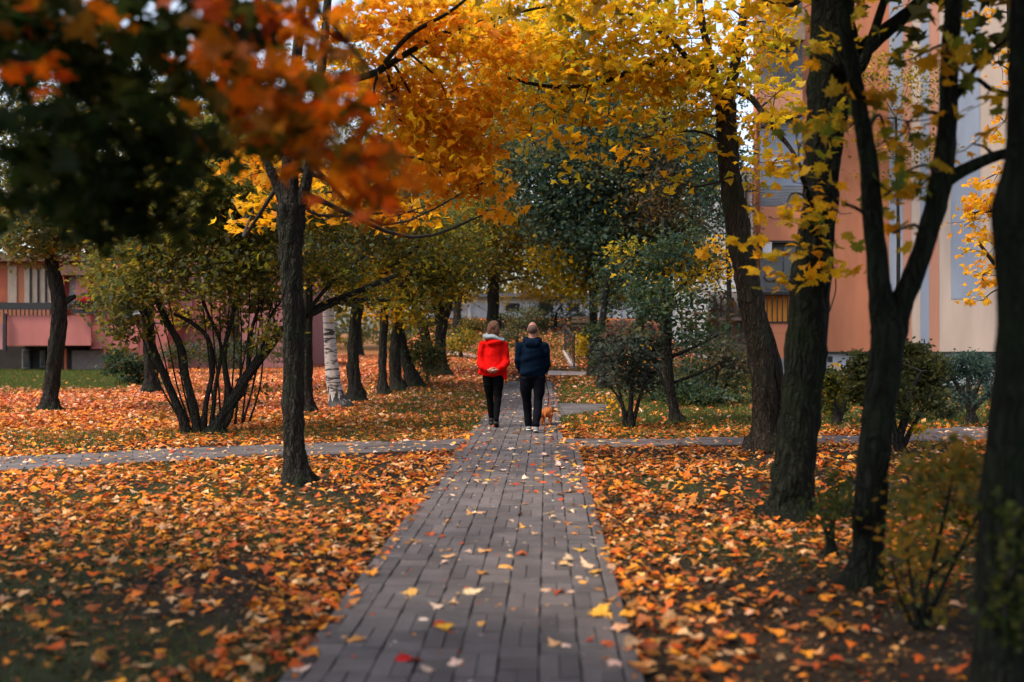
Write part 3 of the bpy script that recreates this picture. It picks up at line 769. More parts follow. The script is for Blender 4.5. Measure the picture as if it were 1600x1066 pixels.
# ================================================================== TREES
# --- the dark bough that hangs close over the lens; its trunk stands outside the picture on the left
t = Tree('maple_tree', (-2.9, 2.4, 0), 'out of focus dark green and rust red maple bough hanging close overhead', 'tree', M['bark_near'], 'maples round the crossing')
w = lambda *p: [Vector(a) for a in p]
for pts, r in (([(-2.9, 2.4, -.1), (-2.85, 2.4, 1.0), (-2.75, 2.45, 2.2), (-2.8, 2.5, 3.6), (-2.6, 2.4, 5.5)], [.19, .15, .13, .11, .08]),
               ([(-2.75, 2.45, 2.3), (-2.2, 3.0, 3.1), (-1.6, 3.6, 3.2), (-.9, 3.8, 2.95), (-.42, 3.7, 2.45)], [.07, .05, .03, .016, .006]),
               ([(-2.2, 3.0, 3.1), (-2.0, 3.8, 2.9), (-1.5, 4.1, 2.3)], [.03, .015, .006]),
               ([(-2.75, 2.5, 2.8), (-2.3, 3.4, 3.0), (-1.7, 4.2, 2.7), (-1.2, 4.4, 2.2)], [.04, .03, .016, .006])):
    q = bez([(*p, rr) for p, rr in zip(pts, r)], 5)
    t.wood.tube([a[:3] for a in q], [a[3] for a in q], M['bark_near'], 12, .05, seed=3); t.nodes += [np.array(a) for a in q[3:]]
for (px, py, d, rx, ry, n, pal, sz) in (
    (90, 120, 2.7, 120, 110, 52, DARK, .14), (210, 90, 2.9, 130, 90, 64, DARK, .15), (110, 270, 2.6, 110, 90, 60, DARK, .14),
    (225, 270, 2.8, 110, 95, 64, DARK, .14), (300, 130, 2.7, 90, 110, 40, DARK, .14), (40, 30, 2.5, 90, 60, 26, DARK + RUST[2:], .14),
    (90, 345, 3.0, 90, 40, 34, DARK, .12), (215, 350, 3.0, 95, 42, 36, DARK, .12), (330, 30, 2.6, 80, 50, 34, DARK, .14), (250, 20, 2.8, 80, 40, 26, DARK, .14), (70, 70, 2.9, 110, 60, 40, DARK + RUST[4:], .15), (150, 180, 3.1, 160, 120, 60, DARK, .14), (110, 40, 2.4, 60, 40, 6, RUST, .13), (105, 150, 2.4, 40, 40, 4, RUST, .12),
    (400, 60, 2.5, 50, 70, 22, RUST + DARK[:2] + [(.12,.09,.01)], .13), (450, 150, 2.4, 85, 75, 34, RUST, .13), (520, 190, 2.4, 65, 60, 26, RUST + [(.12,.09,.01)] * 2, .12),
    (590, 230, 2.4, 55, 45, 26, RUST + [(.12,.09,.01)] * 2, .11), (648, 318, 2.35, 22, 30, 12, RUST, .10), (610, 285, 2.4, 40, 34, 14, RUST, .11), (635, 285, 2.35, 34, 40, 20, RUST, .10), (560, 180, 2.5, 60, 50, 20, [(.12,.09,.01), (.2, .10, .01)], .11), (480, 40, 2.6, 80, 50, 16, DARK + RUST, .13),
    (395, 190, 2.6, 50, 60, 22, RUST + DARK, .13), (560, 110, 2.6, 50, 50, 8, DARK + RUST, .12), (20, 200, 2.4, 50, 90, 16, DARK, .14)):
    t.clump(px - (45 if px > 480 else 0), py, d * 1.5, rx, ry, int(n * 2.5), pal, sz * .78, rd=.5, flat=.8, spread=.075, per=5, layer=.5, twigs=2)
for k in range(54):   # unseen crown above the view, added to shade the near lawn
    c_ = (rng.uniform(-6.0, 1.2), rng.uniform(-2.5, 5.0), rng.uniform(3.7, 6.8))
    if -4.2 < c_[0] < .2 and c_[1] > 1.4: continue  # gap left so the sun still reaches the bough
    t.clump(0, 0, 0, 0, 0, 220, DARK + OLIVE + RUST[3:], .16, world=(c_, (1.0, 1.0, .5)), twigs=1)
for k in range(26):  # more unseen foliage off to the side, put in to shade the lawn corner
    t.clump(0, 0, 0, 0, 0, 220, DARK + OLIVE, .16, world=((rng.uniform(-8.0, -4.4), rng.uniform(.5, 6.5), rng.uniform(3.6, 6.8)), (1.0, 1.0, .5)), twigs=1)
t.done(T_MID, 290, mt=M['leaf'])

# --- maple by the walk, left
b = G(466, 757)
t = Tree('maple_tree', b, 'orange maple with a slim dark forked trunk rising from the leaf litter by the crossing', 'tree', M['bark'], 'maples round the crossing'); d = b.y
t.limb([(466, 757, 50), (461, 715, 40), (459, 640, 37), (458, 520, 36), (456, 420, 38), (455, 370, 44), (453, 320, 50)], d, .09, flare=True)
t.limb([(453, 330, 30), (434, 290, 18), (413, 243, 13), (384, 170, 10, .4), (360, 60, 8, .8)], d, .06)
t.limb([(454, 330, 40), (452, 260, 26), (458, 160, 20), (470, 20, 16), (480, -160, 12)], d, .06)
t.limb([(460, 330, 30), (477, 290, 19), (487, 230, 15), (500, 130, 15, .3), (512, 0, 13, .6), (520, -150, 10, 1)], d, .06)
t.limb([(487, 232, 12), (530, 140, 11, .3), (590, 112, 12, .6), (650, 75, 10, .8), (705, 48, 8, 1), (790, 24, 6, 1.2), (862, 8, 4, 1.4)], d, .06)
t.limb([(590, 112, 8, .6), (640, 55, 8, .5), (700, 20, 6, .4), (750, -20, 4, .4)], d, .06)
for (px, py, dd, rx, ry, n) in ((640, 30, .8, 80, 50, 260), (720, 60, 1.2, 80, 55, 300), (560, 60, .8, 60, 60, 200), (620, 140, 1.2, 70, 50, 260), (700, 160, 1.4, 75, 50, 330),
    (660, 215, 1.4, 70, 45, 330), (735, 215, 1.6, 60, 40, 230), (700, 270, 1.4, 70, 40, 300), (755, 285, 1.5, 38, 26, 110), (770, 160, 2.0, 50, 30, 130),
    (640, 330, 2.0, 60, 30, 100), (770, 330, 1.6, 30, 16, 30), (790, 90, 1.8, 60, 50, 170), (415, 270, 1.5, 40, 40, 130), (395, 330, 2.5, 50, 40, 80), (520, 300, 2.2, 50, 50, 120)):
    t.clump(px, py, d + dd, rx, ry, int(n * 1.5), ORANGE + GOLD[:3] + YELGRN[:1], .13, rd=.7, flat=.7, spread=.16)
for k in range(5):
    t.clump(0, 0, 0, 0, 0, 100, ORANGE + GOLD, .16, world=((b.x + rng.uniform(-3.2, 3.6), d + rng.uniform(-3, 3), rng.uniform(5.6, 8.5)), (1.1, 1.1, .6)), twigs=1)
t.done(T_STAR, 280)

# --- the leaning maple across the crossing, right
b = G(1194, 706)
t = Tree('maple_tree', b, 'leaning yellow maple with brown ridged bark spreading over the walk', 'tree', M['bark_brown'], 'maples round the crossing'); d = b.y
t.limb([(1195, 706, 66), (1194, 670, 44), (1193, 620, 42), (1186, 540, 42), (1172, 460, 42), (1158, 390, 42), (1147, 310, 39), (1137, 240, 35), (1133, 165, 36)], d, .10, flare=True)
t.limb([(1212, 704, 26, .25), (1216, 640, 24, .25), (1210, 570, 24, .2), (1184, 480, 20, .05)], d, .08, flare=True)
t.limb([(1133, 170, 22), (1100, 120, 16), (1050, 92, 12, -.2), (1030, 96, 11, -.3), (985, 112, 9, -.4), (920, 134, 7, -.5), (850, 134, 6, -.6), (790, 121, 5, -.7)], d, .06)
t.limb([(1131, 170, 22), (1110, 90, 14), (1095, 20, 12), (1085, -120, 9)], d, .06)
t.limb([(1136, 170, 24), (1152, 80, 16, .3), (1168, -20, 13, .5), (1180, -160, 9, .8)], d, .06)
t.limb([(1150, 140, 14), (1175, 155, 11, -.3), (1205, 195, 9, -.6), (1235, 232, 7, -.9), (1252, 262, 5, -1.1)], d, .06)
t.limb([(1100, 118, 9), (1020, 40, 8, -.4), (930, 0, 5, -.8), (880, -20, 4, -1)], d, .06)
for (px, py, dd, rx, ry, n) in ((1080, 60, 0, 80, 50, 280), (980, 60, -.5, 80, 50, 280), (890, 50, -.6, 80, 45, 240), (820, 80, -.7, 60, 40, 150), (930, 120, -.5, 90, 35, 260), (1030, 130, -.2, 80, 40, 240),
    (860, 170, -.6, 70, 28, 130), (950, 180, -.4, 70, 25, 110), (1060, 180, 0, 60, 35, 120), (1190, 90, .2, 60, 45, 190), (1160, 40, .3, 60, 40, 130), (1210, 40, .3, 50, 35, 90), (1090, 120, -.2, 70, 40, 200),
    (900, 225, -.6, 50, 18, 46), (1010, 215, -.3, 50, 20, 50), (830, 205, -.7, 40, 18, 40), (960, 250, -.4, 40, 14, 22), (1080, 235, 0, 45, 24, 50), (1060, 285, .3, 40, 16, 24), (880, 270, -.5, 30, 10, 12), (1190, 200, -.5, 45, 25, 90), (1200, 255, -.8, 45, 25, 100), (1210, 150, -.5, 55, 30, 110), (1170, 300, 0, 40, 18, 20), (1120, 15, .4, 60, 40, 100), (770, 30, -.2, 60, 40, 120), (1000, 10, .2, 80, 30, 140), (900, 10, -.2, 80, 30, 140)):
    t.clump(px, py, d + dd, rx, ry, int(n * (1.5 if px < 1100 else 1.0)), GOLD + [(.36, .32, .02), (.5, .42, .02)], .13, rd=.7, flat=.6, spread=.2, layer=.18)
for k in range(5):
    t.clump(0, 0, 0, 0, 0, 100, GOLD, .16, world=((b.x + rng.uniform(-3.8, 3.0), d + rng.uniform(-3, 3), rng.uniform(7.0, 9.5)), (1.1, 1.1, .6)), twigs=1)
t.done(T_STAR, 280)

# --- the thick maple, right
b = G(1238, 808)
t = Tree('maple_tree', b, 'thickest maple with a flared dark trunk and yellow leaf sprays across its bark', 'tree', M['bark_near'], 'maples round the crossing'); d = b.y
t.limb([(1236, 810, 100), (1238, 785, 80), (1241, 740, 70), (1248, 660, 66), (1258, 560, 66), (1267, 450, 66), (1278, 340, 58), (1286, 250, 58), (1295, 160, 70), (1302, 90, 78), (1302, 20, 70), (1300, -200, 60)], d, .05, flare=True)
for a in (1196, 1225, 1262, 1283):
    t.limb([(a, 816 + (a - 1236) * .05, 10), ((a + 1238) / 2, 790, 22), (1240, 745, 30)], d - .12, .08)
t.limb([(1325, 110, 34), (1352, 76, 30), (1385, 48, 26), (1430, 10, 22), (1470, -40, 18)], d, .05)
t.limb([(1300, 100, 26), (1340, 110, 20), (1362, 60, 16), (1392, -30, 12)], d - .2, .05)
t.limb([(1272, 340, 12), (1262, 300, 9, -.3), (1250, 270, 7, -.5)], d, .05)
t.limb([(1280, 380, 3), (1300, 410, 2.4, -.3), (1306, 450, 2, -.4), (1296, 488, 2, -.35)], d, .05)
for (px, py, dd, rx, ry, n) in ((1290, 60, -.5, 50, 30, 34), (1270, 85, -.6, 40, 20, 22), (1240, 195, -.5, 60, 18, 34), (1290, 200, -.6, 50, 20, 26), (1265, 240, -.6, 45, 16, 22), (1240, 285, -.5, 50, 22, 36),
    (1225, 340, -.4, 50, 22, 30), (1255, 330, -.5, 45, 18, 26), (1200, 395, -.3, 55, 18, 24), (1250, 390, -.4, 50, 22, 30), (1290, 400, -.4, 45, 35, 34), (1200, 440, -.3, 55, 14, 18), (1180, 378, -.3, 40, 14, 14),
    (1310, 330, -.3, 40, 40, 18), (1250, 430, -.4, 40, 16, 16), (1310, 420, -.4, 40, 20, 16)):
    t.clump(px, py, d + dd, rx, ry, int(n * .62), [(.78, .42, .012), (.72, .32, .010), (.28, .26, .02), (.12, .14, .02), (.62, .38, .015)], .125, rd=.35, flat=.55, spread=.13, per=5, layer=.25, twigs=2)
for k in range(34):  # upper crown out of view, added to shade the foreground
    t.clump(0, 0, 0, 0, 0, 130, GOLD + OLIVE, .16, world=((b.x + rng.uniform(-3.0, 3.4), d + rng.uniform(-3.5, 3), rng.uniform(5.2, 8.5)), (1.0, 1.0, .5)), twigs=1)
t.done(T_MID, 280)

# --- the Y shaped maple, right
b = G(1352, 916)
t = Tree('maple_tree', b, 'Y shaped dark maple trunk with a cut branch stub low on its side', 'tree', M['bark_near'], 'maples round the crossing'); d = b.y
t.limb([(1350, 918, 64), (1354, 870, 52), (1360, 780, 52), (1372, 660, 52), (1383, 560, 52), (1389, 510, 52), (1391, 470, 24)], d, .04, flare=True)
t.limb([(1380, 570, 40), (1379, 500, 42), (1373, 430, 36), (1364, 340, 33), (1356, 250, 30), (1346, 180, 26), (1331, 100, 24), (1318, 20, 22), (1310, -150, 18)], d, .04)
t.limb([(1388, 570, 40), (1398, 505, 44), (1413, 465, 38), (1440, 395, 33), (1462, 320, 36), (1474, 265, 36), (1480, 190, 30), (1484, 100, 30), (1490, 0, 28), (1496, -200, 22)], d, .04)
t.limb([(1474, 285, 26), (1508, 265, 22), (1545, 248, 19), (1592, 232, 16), (1650, 200, 12)], d, .04)
t.limb([(1482, 120, 12), (1502, 140, 9), (1530, 98, 8), (1575, 60, 6)], d, .04)
t.limb([(1480, 170, 12), (1520, 125, 8), (1550, 140, 8), (1595, 150, 6)], d, .04)
t.limb([(1348, 828, 20, -.12), (1340, 806, 22, -.18), (1338, 796, 20, -.19)], d, .08)
t.limb([(1362, 350, 7), (1345, 330, 6), (1320, 318, 5)], d, .04)
for (px, py, dd, rx, ry, n) in ((1430, 90, .3, 50, 25, 12), (1420, 190, .3, 60, 50, 30), (1385, 215, .3, 45, 35, 18), (1480, 75, -.3, 35, 30, 14), (1500, 100, -.3, 30, 26, 12), (1390, 300, .2, 35, 40, 14), (1430, 300, .2, 40, 30, 9),
    (1395, 365, .2, 30, 18, 10), (1340, 190, .2, 45, 30, 14), (1325, 150, .2, 40, 20, 10), (1545, 90, 0, 30, 30, 10), (1540, 160, 0, 30, 25, 10), (1460, 260, -.2, 16, 12, 3), (1520, 225, .2, 30, 20, 7), (1410, 270, .2, 60, 30, 10)):
    t.clump(px, py, d + dd, rx, ry, n, [(.66, .40, .015), (.22, .22, .02), (.10, .13, .02), (.70, .30, .012)], .12, rd=.35, flat=.6, spread=.10, per=3, layer=.4, twigs=2)
for k in range(34):  # unseen top of the crown, put in to throw shade on the near ground
    t.clump(0, 0, 0, 0, 0, 130, GOLD + OLIVE, .16, world=((b.x + rng.uniform(-2.6, 3.0), d + rng.uniform(-3, 3), rng.uniform(4.7, 7.5)), (1.0, 1.0, .5)), twigs=1)
for k in range(22):  # extra unseen foliage toward the walk, added to darken the ground below
    t.clump(0, 0, 0, 0, 0, 200, DARK + OLIVE, .16, world=((rng.uniform(-.9, 2.4), rng.uniform(1.5, 6), rng.uniform(4.4, 6.2)), (.9, .9, .4)), twigs=1)
t.done(T_MID, 220)

# --- the black trunk at the edge of the picture
t = Tree('maple_tree', G(1572, 1130), 'blurred almost black trunk close to the lens with mossy shoots', 'tree', M['bark_near'], 'maples round the crossing'); d = G(1572, 1130).y
t.limb([(1576, 1135, 130), (1572, 1060, 112), (1566, 900, 84), (1572, 760, 78), (1584, 600, 66), (1588, 480, 60), (1584, 330, 66), (1592, 250, 48), (1598, 120, 44), (1600, -60, 40), (1604, -400, 34)], d, .04, flare=True)
for (px, py, rx, ry, n) in ((1575, 820, 30, 50, 70), (1580, 900, 30, 60, 80), (1570, 960, 30, 40, 50)):
    t.clump(px, py, d - .16, rx, ry, n, DARK + OLIVE[:3], .045, rd=.1, flat=1, spread=.04, per=4, layer=1, twigs=1)
for k in range(40):  # crown above the view, extended to cast shade on the near ground
    t.clump(0, 0, 0, 0, 0, 180, DARK + OLIVE, .16, world=((2.1 + rng.uniform(-2.2, 2.6), d + rng.uniform(-4.5, 2.5), rng.uniform(3.9, 6.0)), (.9, .9, .5)), twigs=1)
t.done(T_MID, 0)

# --- orange tree behind it
b = G(1600, 672)
t = Tree('maple_tree', b, 'small orange leaved tree half hidden behind the black trunk', 'tree', M['bark'], 'maples round the crossing'); d = b.y
t.limb([(1602, 674, 30), (1600, 560, 22), (1596, 430, 18), (1590, 300, 14), (1580, 120, 10), (1575, -60, 8)], d, .08, flare=True)
t.limb([(1598, 470, 9), (1560, 420, 7, -.3), (1530, 380, 5, -.4)], d, .06); t.limb([(1594, 350, 9), (1555, 330, 7), (1515, 335, 5)], d, .06)
for (px, py, rx, ry, n) in ((1545, 310, 35, 30, 110), (1520, 345, 40, 32, 100), (1555, 385, 30, 35, 100), (1535, 430, 30, 26, 60), (1535, 470, 20, 10, 16), (1560, 270, 26, 20, 50), (1560, 100, 36, 60, 40), (1570, 190, 30, 50, 50), (1545, 30, 30, 30, 30), (1500, 400, 20, 20, 12)):
    t.clump(px, py, d + rng.uniform(-.5, .5), rx, ry, n, ORANGE + GOLD[:3], .13, rd=.6, flat=.7, spread=.14)
t.done(T_STAR, 120)

def tree(name, label, cat, base, limbs, clumps, pal, size, bark='bark', tmpl=T_OVAL, group=None, spread=.3, per=10, flat=.9, layer=.5, twigs=3, ridge=.08, dens=1.9):
    b = G(*base); t = Tree(name, b, label, cat, M[bark], group); d = b.y
    for i, l in enumerate(limbs): t.limb(l, d, ridge, flare=(i == 0))
    for c in clumps:
        px, py, rx, ry, n = c[:5]; off = c[5] if len(c) > 5 else rng.uniform(-1, 1); pl = c[6] if len(c) > 6 else pal
        t.clump(px, py, d + off, rx, ry, int(n * dens), pl, size * 1.1, flat=flat, spread=spread, per=per, layer=layer, twigs=twigs)
    return t.done(tmpl)

ROW = 'trees along the walk'
tree('park_tree', 'lone dark trunk with a kink in front of the pink balcony', 'tree', (78, 642),
     [[(78, 642, 34), (79, 620, 27), (84, 570, 26), (92, 505, 26), (92, 465, 24), (82, 420, 22), (76, 370, 20), (80, 300, 18), (90, 200, 14)], [(90, 478, 14), (112, 466, 10), (118, 462, 6)], [(78, 380, 12), (110, 340, 9), (150, 300, 6)]],
     [(60, 350, 70, 45, 700), (120, 340, 70, 50, 700), (40, 290, 80, 60, 700), (150, 270, 90, 70, 900), (60, 200, 100, 80, 900), (30, 390, 40, 22, 160), (110, 385, 36, 18, 160), (180, 160, 100, 80, 700)], GREYGRN + OLIVE, .13, group=ROW)
tree('shrub_tree', 'broad many stemmed shrub with dark stems fanning out of the leaf carpet', 'tree', (322, 678),
     [[(338, 680, 32), (345, 655, 21), (362, 628, 19), (385, 590, 17), (415, 548, 16), (445, 515, 15), (500, 480, 13, .6), (560, 455, 10, 1), (620, 430, 7, 1.3)],
      [(292, 676, 20), (284, 650, 15), (262, 600, 13), (240, 545, 12), (226, 490, 11), (222, 430, 9), (235, 350, 6)],
      [(310, 676, 20), (303, 640, 15), (291, 590, 13), (283, 545, 13), (262, 505, 11), (245, 470, 9), (230, 440, 7)],
      [(318, 676, 14), (322, 630, 9), (332, 580, 9), (325, 530, 8), (300, 505, 7), (272, 490, 5)],
      [(345, 670, 18), (360, 640, 13), (350, 560, 9), (362, 500, 8), (380, 440, 6), (430, 400, 4)],
      [(330, 672, 10), (336, 610, 7), (345, 540, 6), (318, 470, 5), (330, 420, 4)],
      [(365, 630, 12), (385, 600, 8), (392, 520, 6), (420, 450, 5), (450, 420, 4)], [(232, 500, 7), (205, 470, 5), (180, 440, 4)], [(470, 500, 9, .3), (520, 440, 6, .5), (570, 400, 5, .6)],
      [(480, 495, 8, .3), (540, 470, 6, .6), (610, 470, 5, .8)], [(375, 605, 9), (405, 560, 7), (420, 500, 5), (440, 470, 4)]] + [[(335 + i * 5 + i * 41 % 9, 668 - i * 43 % 21, 4), (335 + i * 7 + (i * 37 % 11) - 5, 600, 3), (330 + i * 9 + (i * 53 % 17) - 8, 520, 2.4), (322 + i * 11 + (i * 29 % 23) - 11, 430, 2)] for i in range(11)] + [[(300 - i * 4, 660, 4), (285 - i * 9, 600, 3), (275 - i * 13, 530, 2.2), (262 - i * 18, 460, 1.8)] for i in range(5)],
     [(250, 300, 70, 60, 900), (330, 310, 80, 60, 1000), (400, 330, 60, 60, 800), (230, 390, 50, 40, 420), (205, 450, 35, 40, 260), (170, 470, 30, 30, 130), (290, 390, 50, 40, 300), (360, 400, 50, 40, 380), (410, 420, 40, 40, 280),
      (190, 360, 50, 40, 400), (280, 230, 90, 60, 800), (380, 240, 80, 60, 800), (520, 420, 50, 30, 300, .5), (560, 470, 40, 16, 60, .6), (300, 450, 40, 30, 90), (400, 610, 20, 20, 20), (190, 520, 22, 26, 80), (420, 380, 30, 30, 200), (500, 330, 60, 50, 500, .6), (340, 450, 40, 26, 150), (410, 470, 34, 30, 180), (350, 500, 40, 30, 70), (430, 520, 20, 30, 60), (250, 470, 30, 30, 80), (180, 420, 50, 40, 200), (215, 500, 24, 30, 40), (270, 440, 40, 26, 70), (390, 540, 30, 30, 30), (290, 560, 40, 40, 26)],
     OLIVE + GREYGRN[:2] + YELGRN[1:3] + [(.14, .15, .02)], .10, spread=.16, twigs=4, dens=3.0)
tree('park_tree', 'short thick trunk standing behind the many stemmed shrub', 'tree', (237, 614), [[(237, 614, 30), (236, 590, 24), (234, 540, 21), (230, 470, 20), (228, 380, 18), (235, 250, 14)], [(230, 400, 10), (280, 330, 8), (330, 270, 5)]],
     [(150, 300, 100, 60, 900), (250, 260, 100, 70, 1000), (330, 200, 100, 70, 900), (200, 180, 100, 70, 800), (160, 420, 30, 35, 200), (200, 400, 40, 40, 400), (250, 420, 40, 40, 300), (330, 380, 60, 40, 400), (370, 440, 40, 40, 300), (300, 500, 40, 20, 120)], OLIVE + YELGRN[1:], .14, group=ROW, dens=1.5)
tree('park_tree', 'thin grey trunk behind the shrub in front of the mauve house wall', 'tree', (366, 578), [[(366, 578, 22), (367, 520, 17), (368, 440, 15), (370, 300, 12)], [(368, 420, 8), (395, 370, 6), (430, 330, 4)]],
     [(330, 300, 90, 60, 700), (420, 270, 90, 70, 800), (380, 370, 50, 40, 200), (440, 360, 50, 40, 300), (300, 180, 110, 70, 600)], GREYGRN + BROWN[2:], .16, bark='bark_brown', group=ROW)
tree('park_tree', 'dark trunk showing just behind the orange forked maple', 'tree', (482, 645), [[(482, 645, 28), (480, 620, 22), (479, 560, 20), (480, 470, 18), (485, 350, 14), (490, 200, 10)], [(480, 440, 9), (520, 380, 7), (560, 330, 5)]],
     [(500, 380, 60, 45, 700), (560, 350, 70, 50, 800), (520, 290, 80, 60, 800), (600, 300, 70, 60, 700), (430, 320, 50, 50, 300), (540, 440, 45, 30, 260, 0, YELGRN), (470, 430, 30, 40, 150)], OLIVE + GREYGRN, .13, group=ROW)
tree('birch_tree', 'white birch trunk with black scars and a dark fissured foot', 'tree', (526, 637), [[(530, 637, 36), (526, 622, 28), (520, 585, 23), (516, 540, 20), (513, 490, 18), (512, 420, 15), (515, 300, 10)]],
     [(520, 330, 60, 50, 300, 1, GOLD + OLIVE), (560, 400, 40, 30, 160, 1, GOLD), (500, 420, 30, 24, 60, 1, GOLD)], OLIVE, .12, bark='birch', group=ROW, ridge=.03)
for args in (
    ('dark trunk with a bulge on its side just beyond the white birch', (557, 628), [[(556, 628, 34), (555, 605, 26), (552, 575, 21), (553, 530, 19), (557, 485, 20), (566, 430, 18), (580, 340, 14)], [(558, 480, 11), (535, 430, 9), (500, 390, 6)], [(549, 596, 12), (545, 575, 10), (546, 566, 6)], [(562, 470, 9), (610, 420, 7), (660, 380, 5)]],
     [(540, 400, 60, 40, 500), (600, 380, 60, 50, 700), (570, 310, 70, 60, 700), (640, 330, 60, 50, 600), (580, 450, 50, 26, 260, 0, YELGRN + ORANGE[:1]), (560, 250, 80, 50, 500)]),
    ('slim straight dark trunk between the bulging trunk and the leaning pair', (599, 617), [[(600, 617, 22), (598, 595, 16), (598, 550, 14), (600, 500, 14), (604, 430, 12), (600, 330, 9)], [(600, 490, 8), (630, 440, 6), (660, 400, 4)]],
     [(590, 440, 40, 26, 300), (630, 420, 50, 40, 500), (650, 360, 60, 50, 600), (610, 480, 40, 20, 220, 0, YELGRN), (600, 490, 30, 16, 60, 0, ORANGE)]),
    ('upright trunk of the leaning pair in the row on the leaf carpet', (620, 610), [[(622, 610, 28), (618, 590, 22), (617, 560, 20), (619, 530, 18), (626, 470, 16), (640, 400, 12)], [(624, 480, 9), (600, 440, 7), (570, 420, 4)]],
     [(640, 470, 40, 26, 260), (610, 400, 60, 40, 500), (680, 400, 60, 50, 700), (680, 340, 60, 50, 600), (620, 500, 30, 14, 120, 0, YELGRN)]),
    ('slanting trunk of the leaning pair, its foot toward the walk', (646, 605), [[(648, 605, 28), (640, 580, 22), (633, 560, 18), (627, 530, 16), (622, 480, 12), (630, 400, 9)]],
     [(640, 500, 30, 20, 160), (700, 430, 45, 40, 500), (660, 440, 50, 40, 500), (720, 380, 50, 50, 600)]),
    ('dark forked trunk nearest the walk, last of its row', (693, 587), [[(693, 588, 28), (690, 565, 19), (688, 530, 18), (690, 500, 20), (680, 465, 16), (672, 420, 12), (665, 350, 8)], [(690, 505, 17), (702, 470, 14), (706, 430, 11), (712, 370, 8)]],
     [(700, 450, 45, 26, 500), (670, 430, 50, 35, 600), (730, 420, 50, 40, 700), (700, 370, 60, 50, 800), (740, 340, 50, 50, 600), (690, 310, 70, 50, 600), (650, 480, 30, 20, 150)]),
    ('leaning dark trunk behind the forked one at the bend of the row', (674, 583), [[(676, 583, 26), (668, 550, 20), (662, 515, 18), (652, 485, 17), (640, 440, 12)]],
     [(640, 440, 50, 30, 400), (680, 400, 50, 40, 500), (660, 350, 60, 50, 500)])):
    tree('park_tree', args[0], 'tree', args[1], args[2], args[3], OLIVE + YELGRN[:3] + GREYGRN[:2], .14, group=ROW, dens=1.5)
# trees past the end of the walk
BK = 'trees at the end of the walk'
tree('park_tree', 'yellow olive tree with a straight trunk in front of the low white building', 'tree', (771, 512), [[(771, 514, 27), (770, 495, 22), (771, 450, 20), (772, 410, 18), (768, 340, 14)], [(772, 420, 10), (800, 380, 8), (840, 350, 5)], [(772, 430, 10), (740, 390, 8), (700, 370, 5)]],
     [(760, 400, 55, 30, 700), (820, 395, 60, 35, 900), (860, 420, 50, 26, 560), (720, 410, 40, 30, 420), (790, 350, 70, 45, 900), (860, 360, 60, 45, 800), (890, 440, 40, 20, 300), (740, 350, 60, 50, 500), (800, 435, 50, 14, 130), (735, 445, 30, 14, 90)], [(.36, .24, .03), (.28, .19, .03), (.16, .13, .03), (.42, .25, .03), (.12, .11, .03)], .20, spread=.5, group=BK)
tree('park_tree', 'big blue green tree with dense dark foliage filling the middle distance', 'tree', (929, 588), [[(928, 590, 20), (927, 550, 15), (927, 480, 14), (925, 400, 13), (930, 300, 12), (940, 150, 9)], [(927, 430, 9), (970, 380, 7), (1010, 350, 4)], [(927, 420, 9), (890, 370, 7), (860, 330, 4)]],
     [(900, 290, 90, 50, 1500), (980, 300, 80, 55, 1500), (860, 340, 60, 45, 800), (940, 370, 80, 45, 1200), (930, 220, 100, 50, 1400), (1020, 250, 70, 60, 900), (850, 260, 60, 50, 800), (960, 420, 60, 30, 500), (1010, 380, 60, 40, 700), (900, 420, 50, 30, 420, 0, YELGRN), (990, 170, 80, 50, 800), (890, 160, 80, 40, 800), (960, 460, 30, 22, 160, 0, YELGRN), (985, 330, 60, 40, 90, -1, GOLD), (1060, 400, 50, 30, 300, 0, GOLD), (770, 240, 50, 40, 320, 0, TEAL + OLIVE), (760, 340, 40, 40, 280, 0, OLIVE), (1090, 300, 40, 50, 260), (1110, 220, 40, 40, 220), (840, 230, 30, 40, 100, -2, GREYGRN), (930, 270, 40, 30, 130, -2, GREYGRN), (1000, 230, 50, 30, 140, -2, GREYGRN), (800, 200, 50, 40, 260, 0, OLIVE), (790, 280, 40, 40, 240, 0, TEAL + OLIVE), (820, 130, 60, 40, 300, 0, YELGRN), (930, 450, 50, 20, 300, 0, YELGRN), (880, 400, 40, 26, 300, 0, GOLD[:2] + YELGRN)], TEAL + [(.05, .085, .06)], .15, spread=.42, group=BK, dens=2.3, flat=1.3)
tree('park_tree', 'short dark trunk wrapped in ivy beside the bend of the path', 'tree', (943, 607), [[(943, 608, 20), (941, 585, 16), (939, 550, 15), (940, 510, 12), (950, 430, 9)]],
     [(940, 560, 14, 26, 260), (930, 520, 20, 20, 220), (950, 470, 40, 30, 260), (960, 430, 40, 30, 300)], TEAL + DARK, .10, spread=.1, group=BK)
tree('park_tree', 'thin bare tree with grey brown twigs behind the rounded bush', 'tree', (1040, 598), [[(1040, 598, 16), (1039, 520, 13), (1038, 420, 12), (1036, 330, 10), (1034, 240, 8), (1040, 120, 6)], [(1037, 400, 6), (1080, 340, 5), (1110, 300, 3)], [(1036, 370, 6), (1000, 310, 5), (980, 280, 3)], [(1035, 300, 6), (1070, 240, 4), (1090, 200, 3)]],
     [(1040, 300, 60, 50, 360), (1080, 340, 50, 50, 240), (1000, 340, 40, 40, 160), (1050, 230, 50, 50, 260), (1085, 400, 45, 30, 160), (1110, 270, 35, 60, 300, 0, TEAL), (1030, 180, 60, 40, 260, 0, YELGRN), (1090, 180, 50, 40, 260, 0, YELGRN), (1060, 120, 60, 50, 300, 0, GOLD)], BROWN, .12, bark='bark_brown', spread=.3, group=BK)
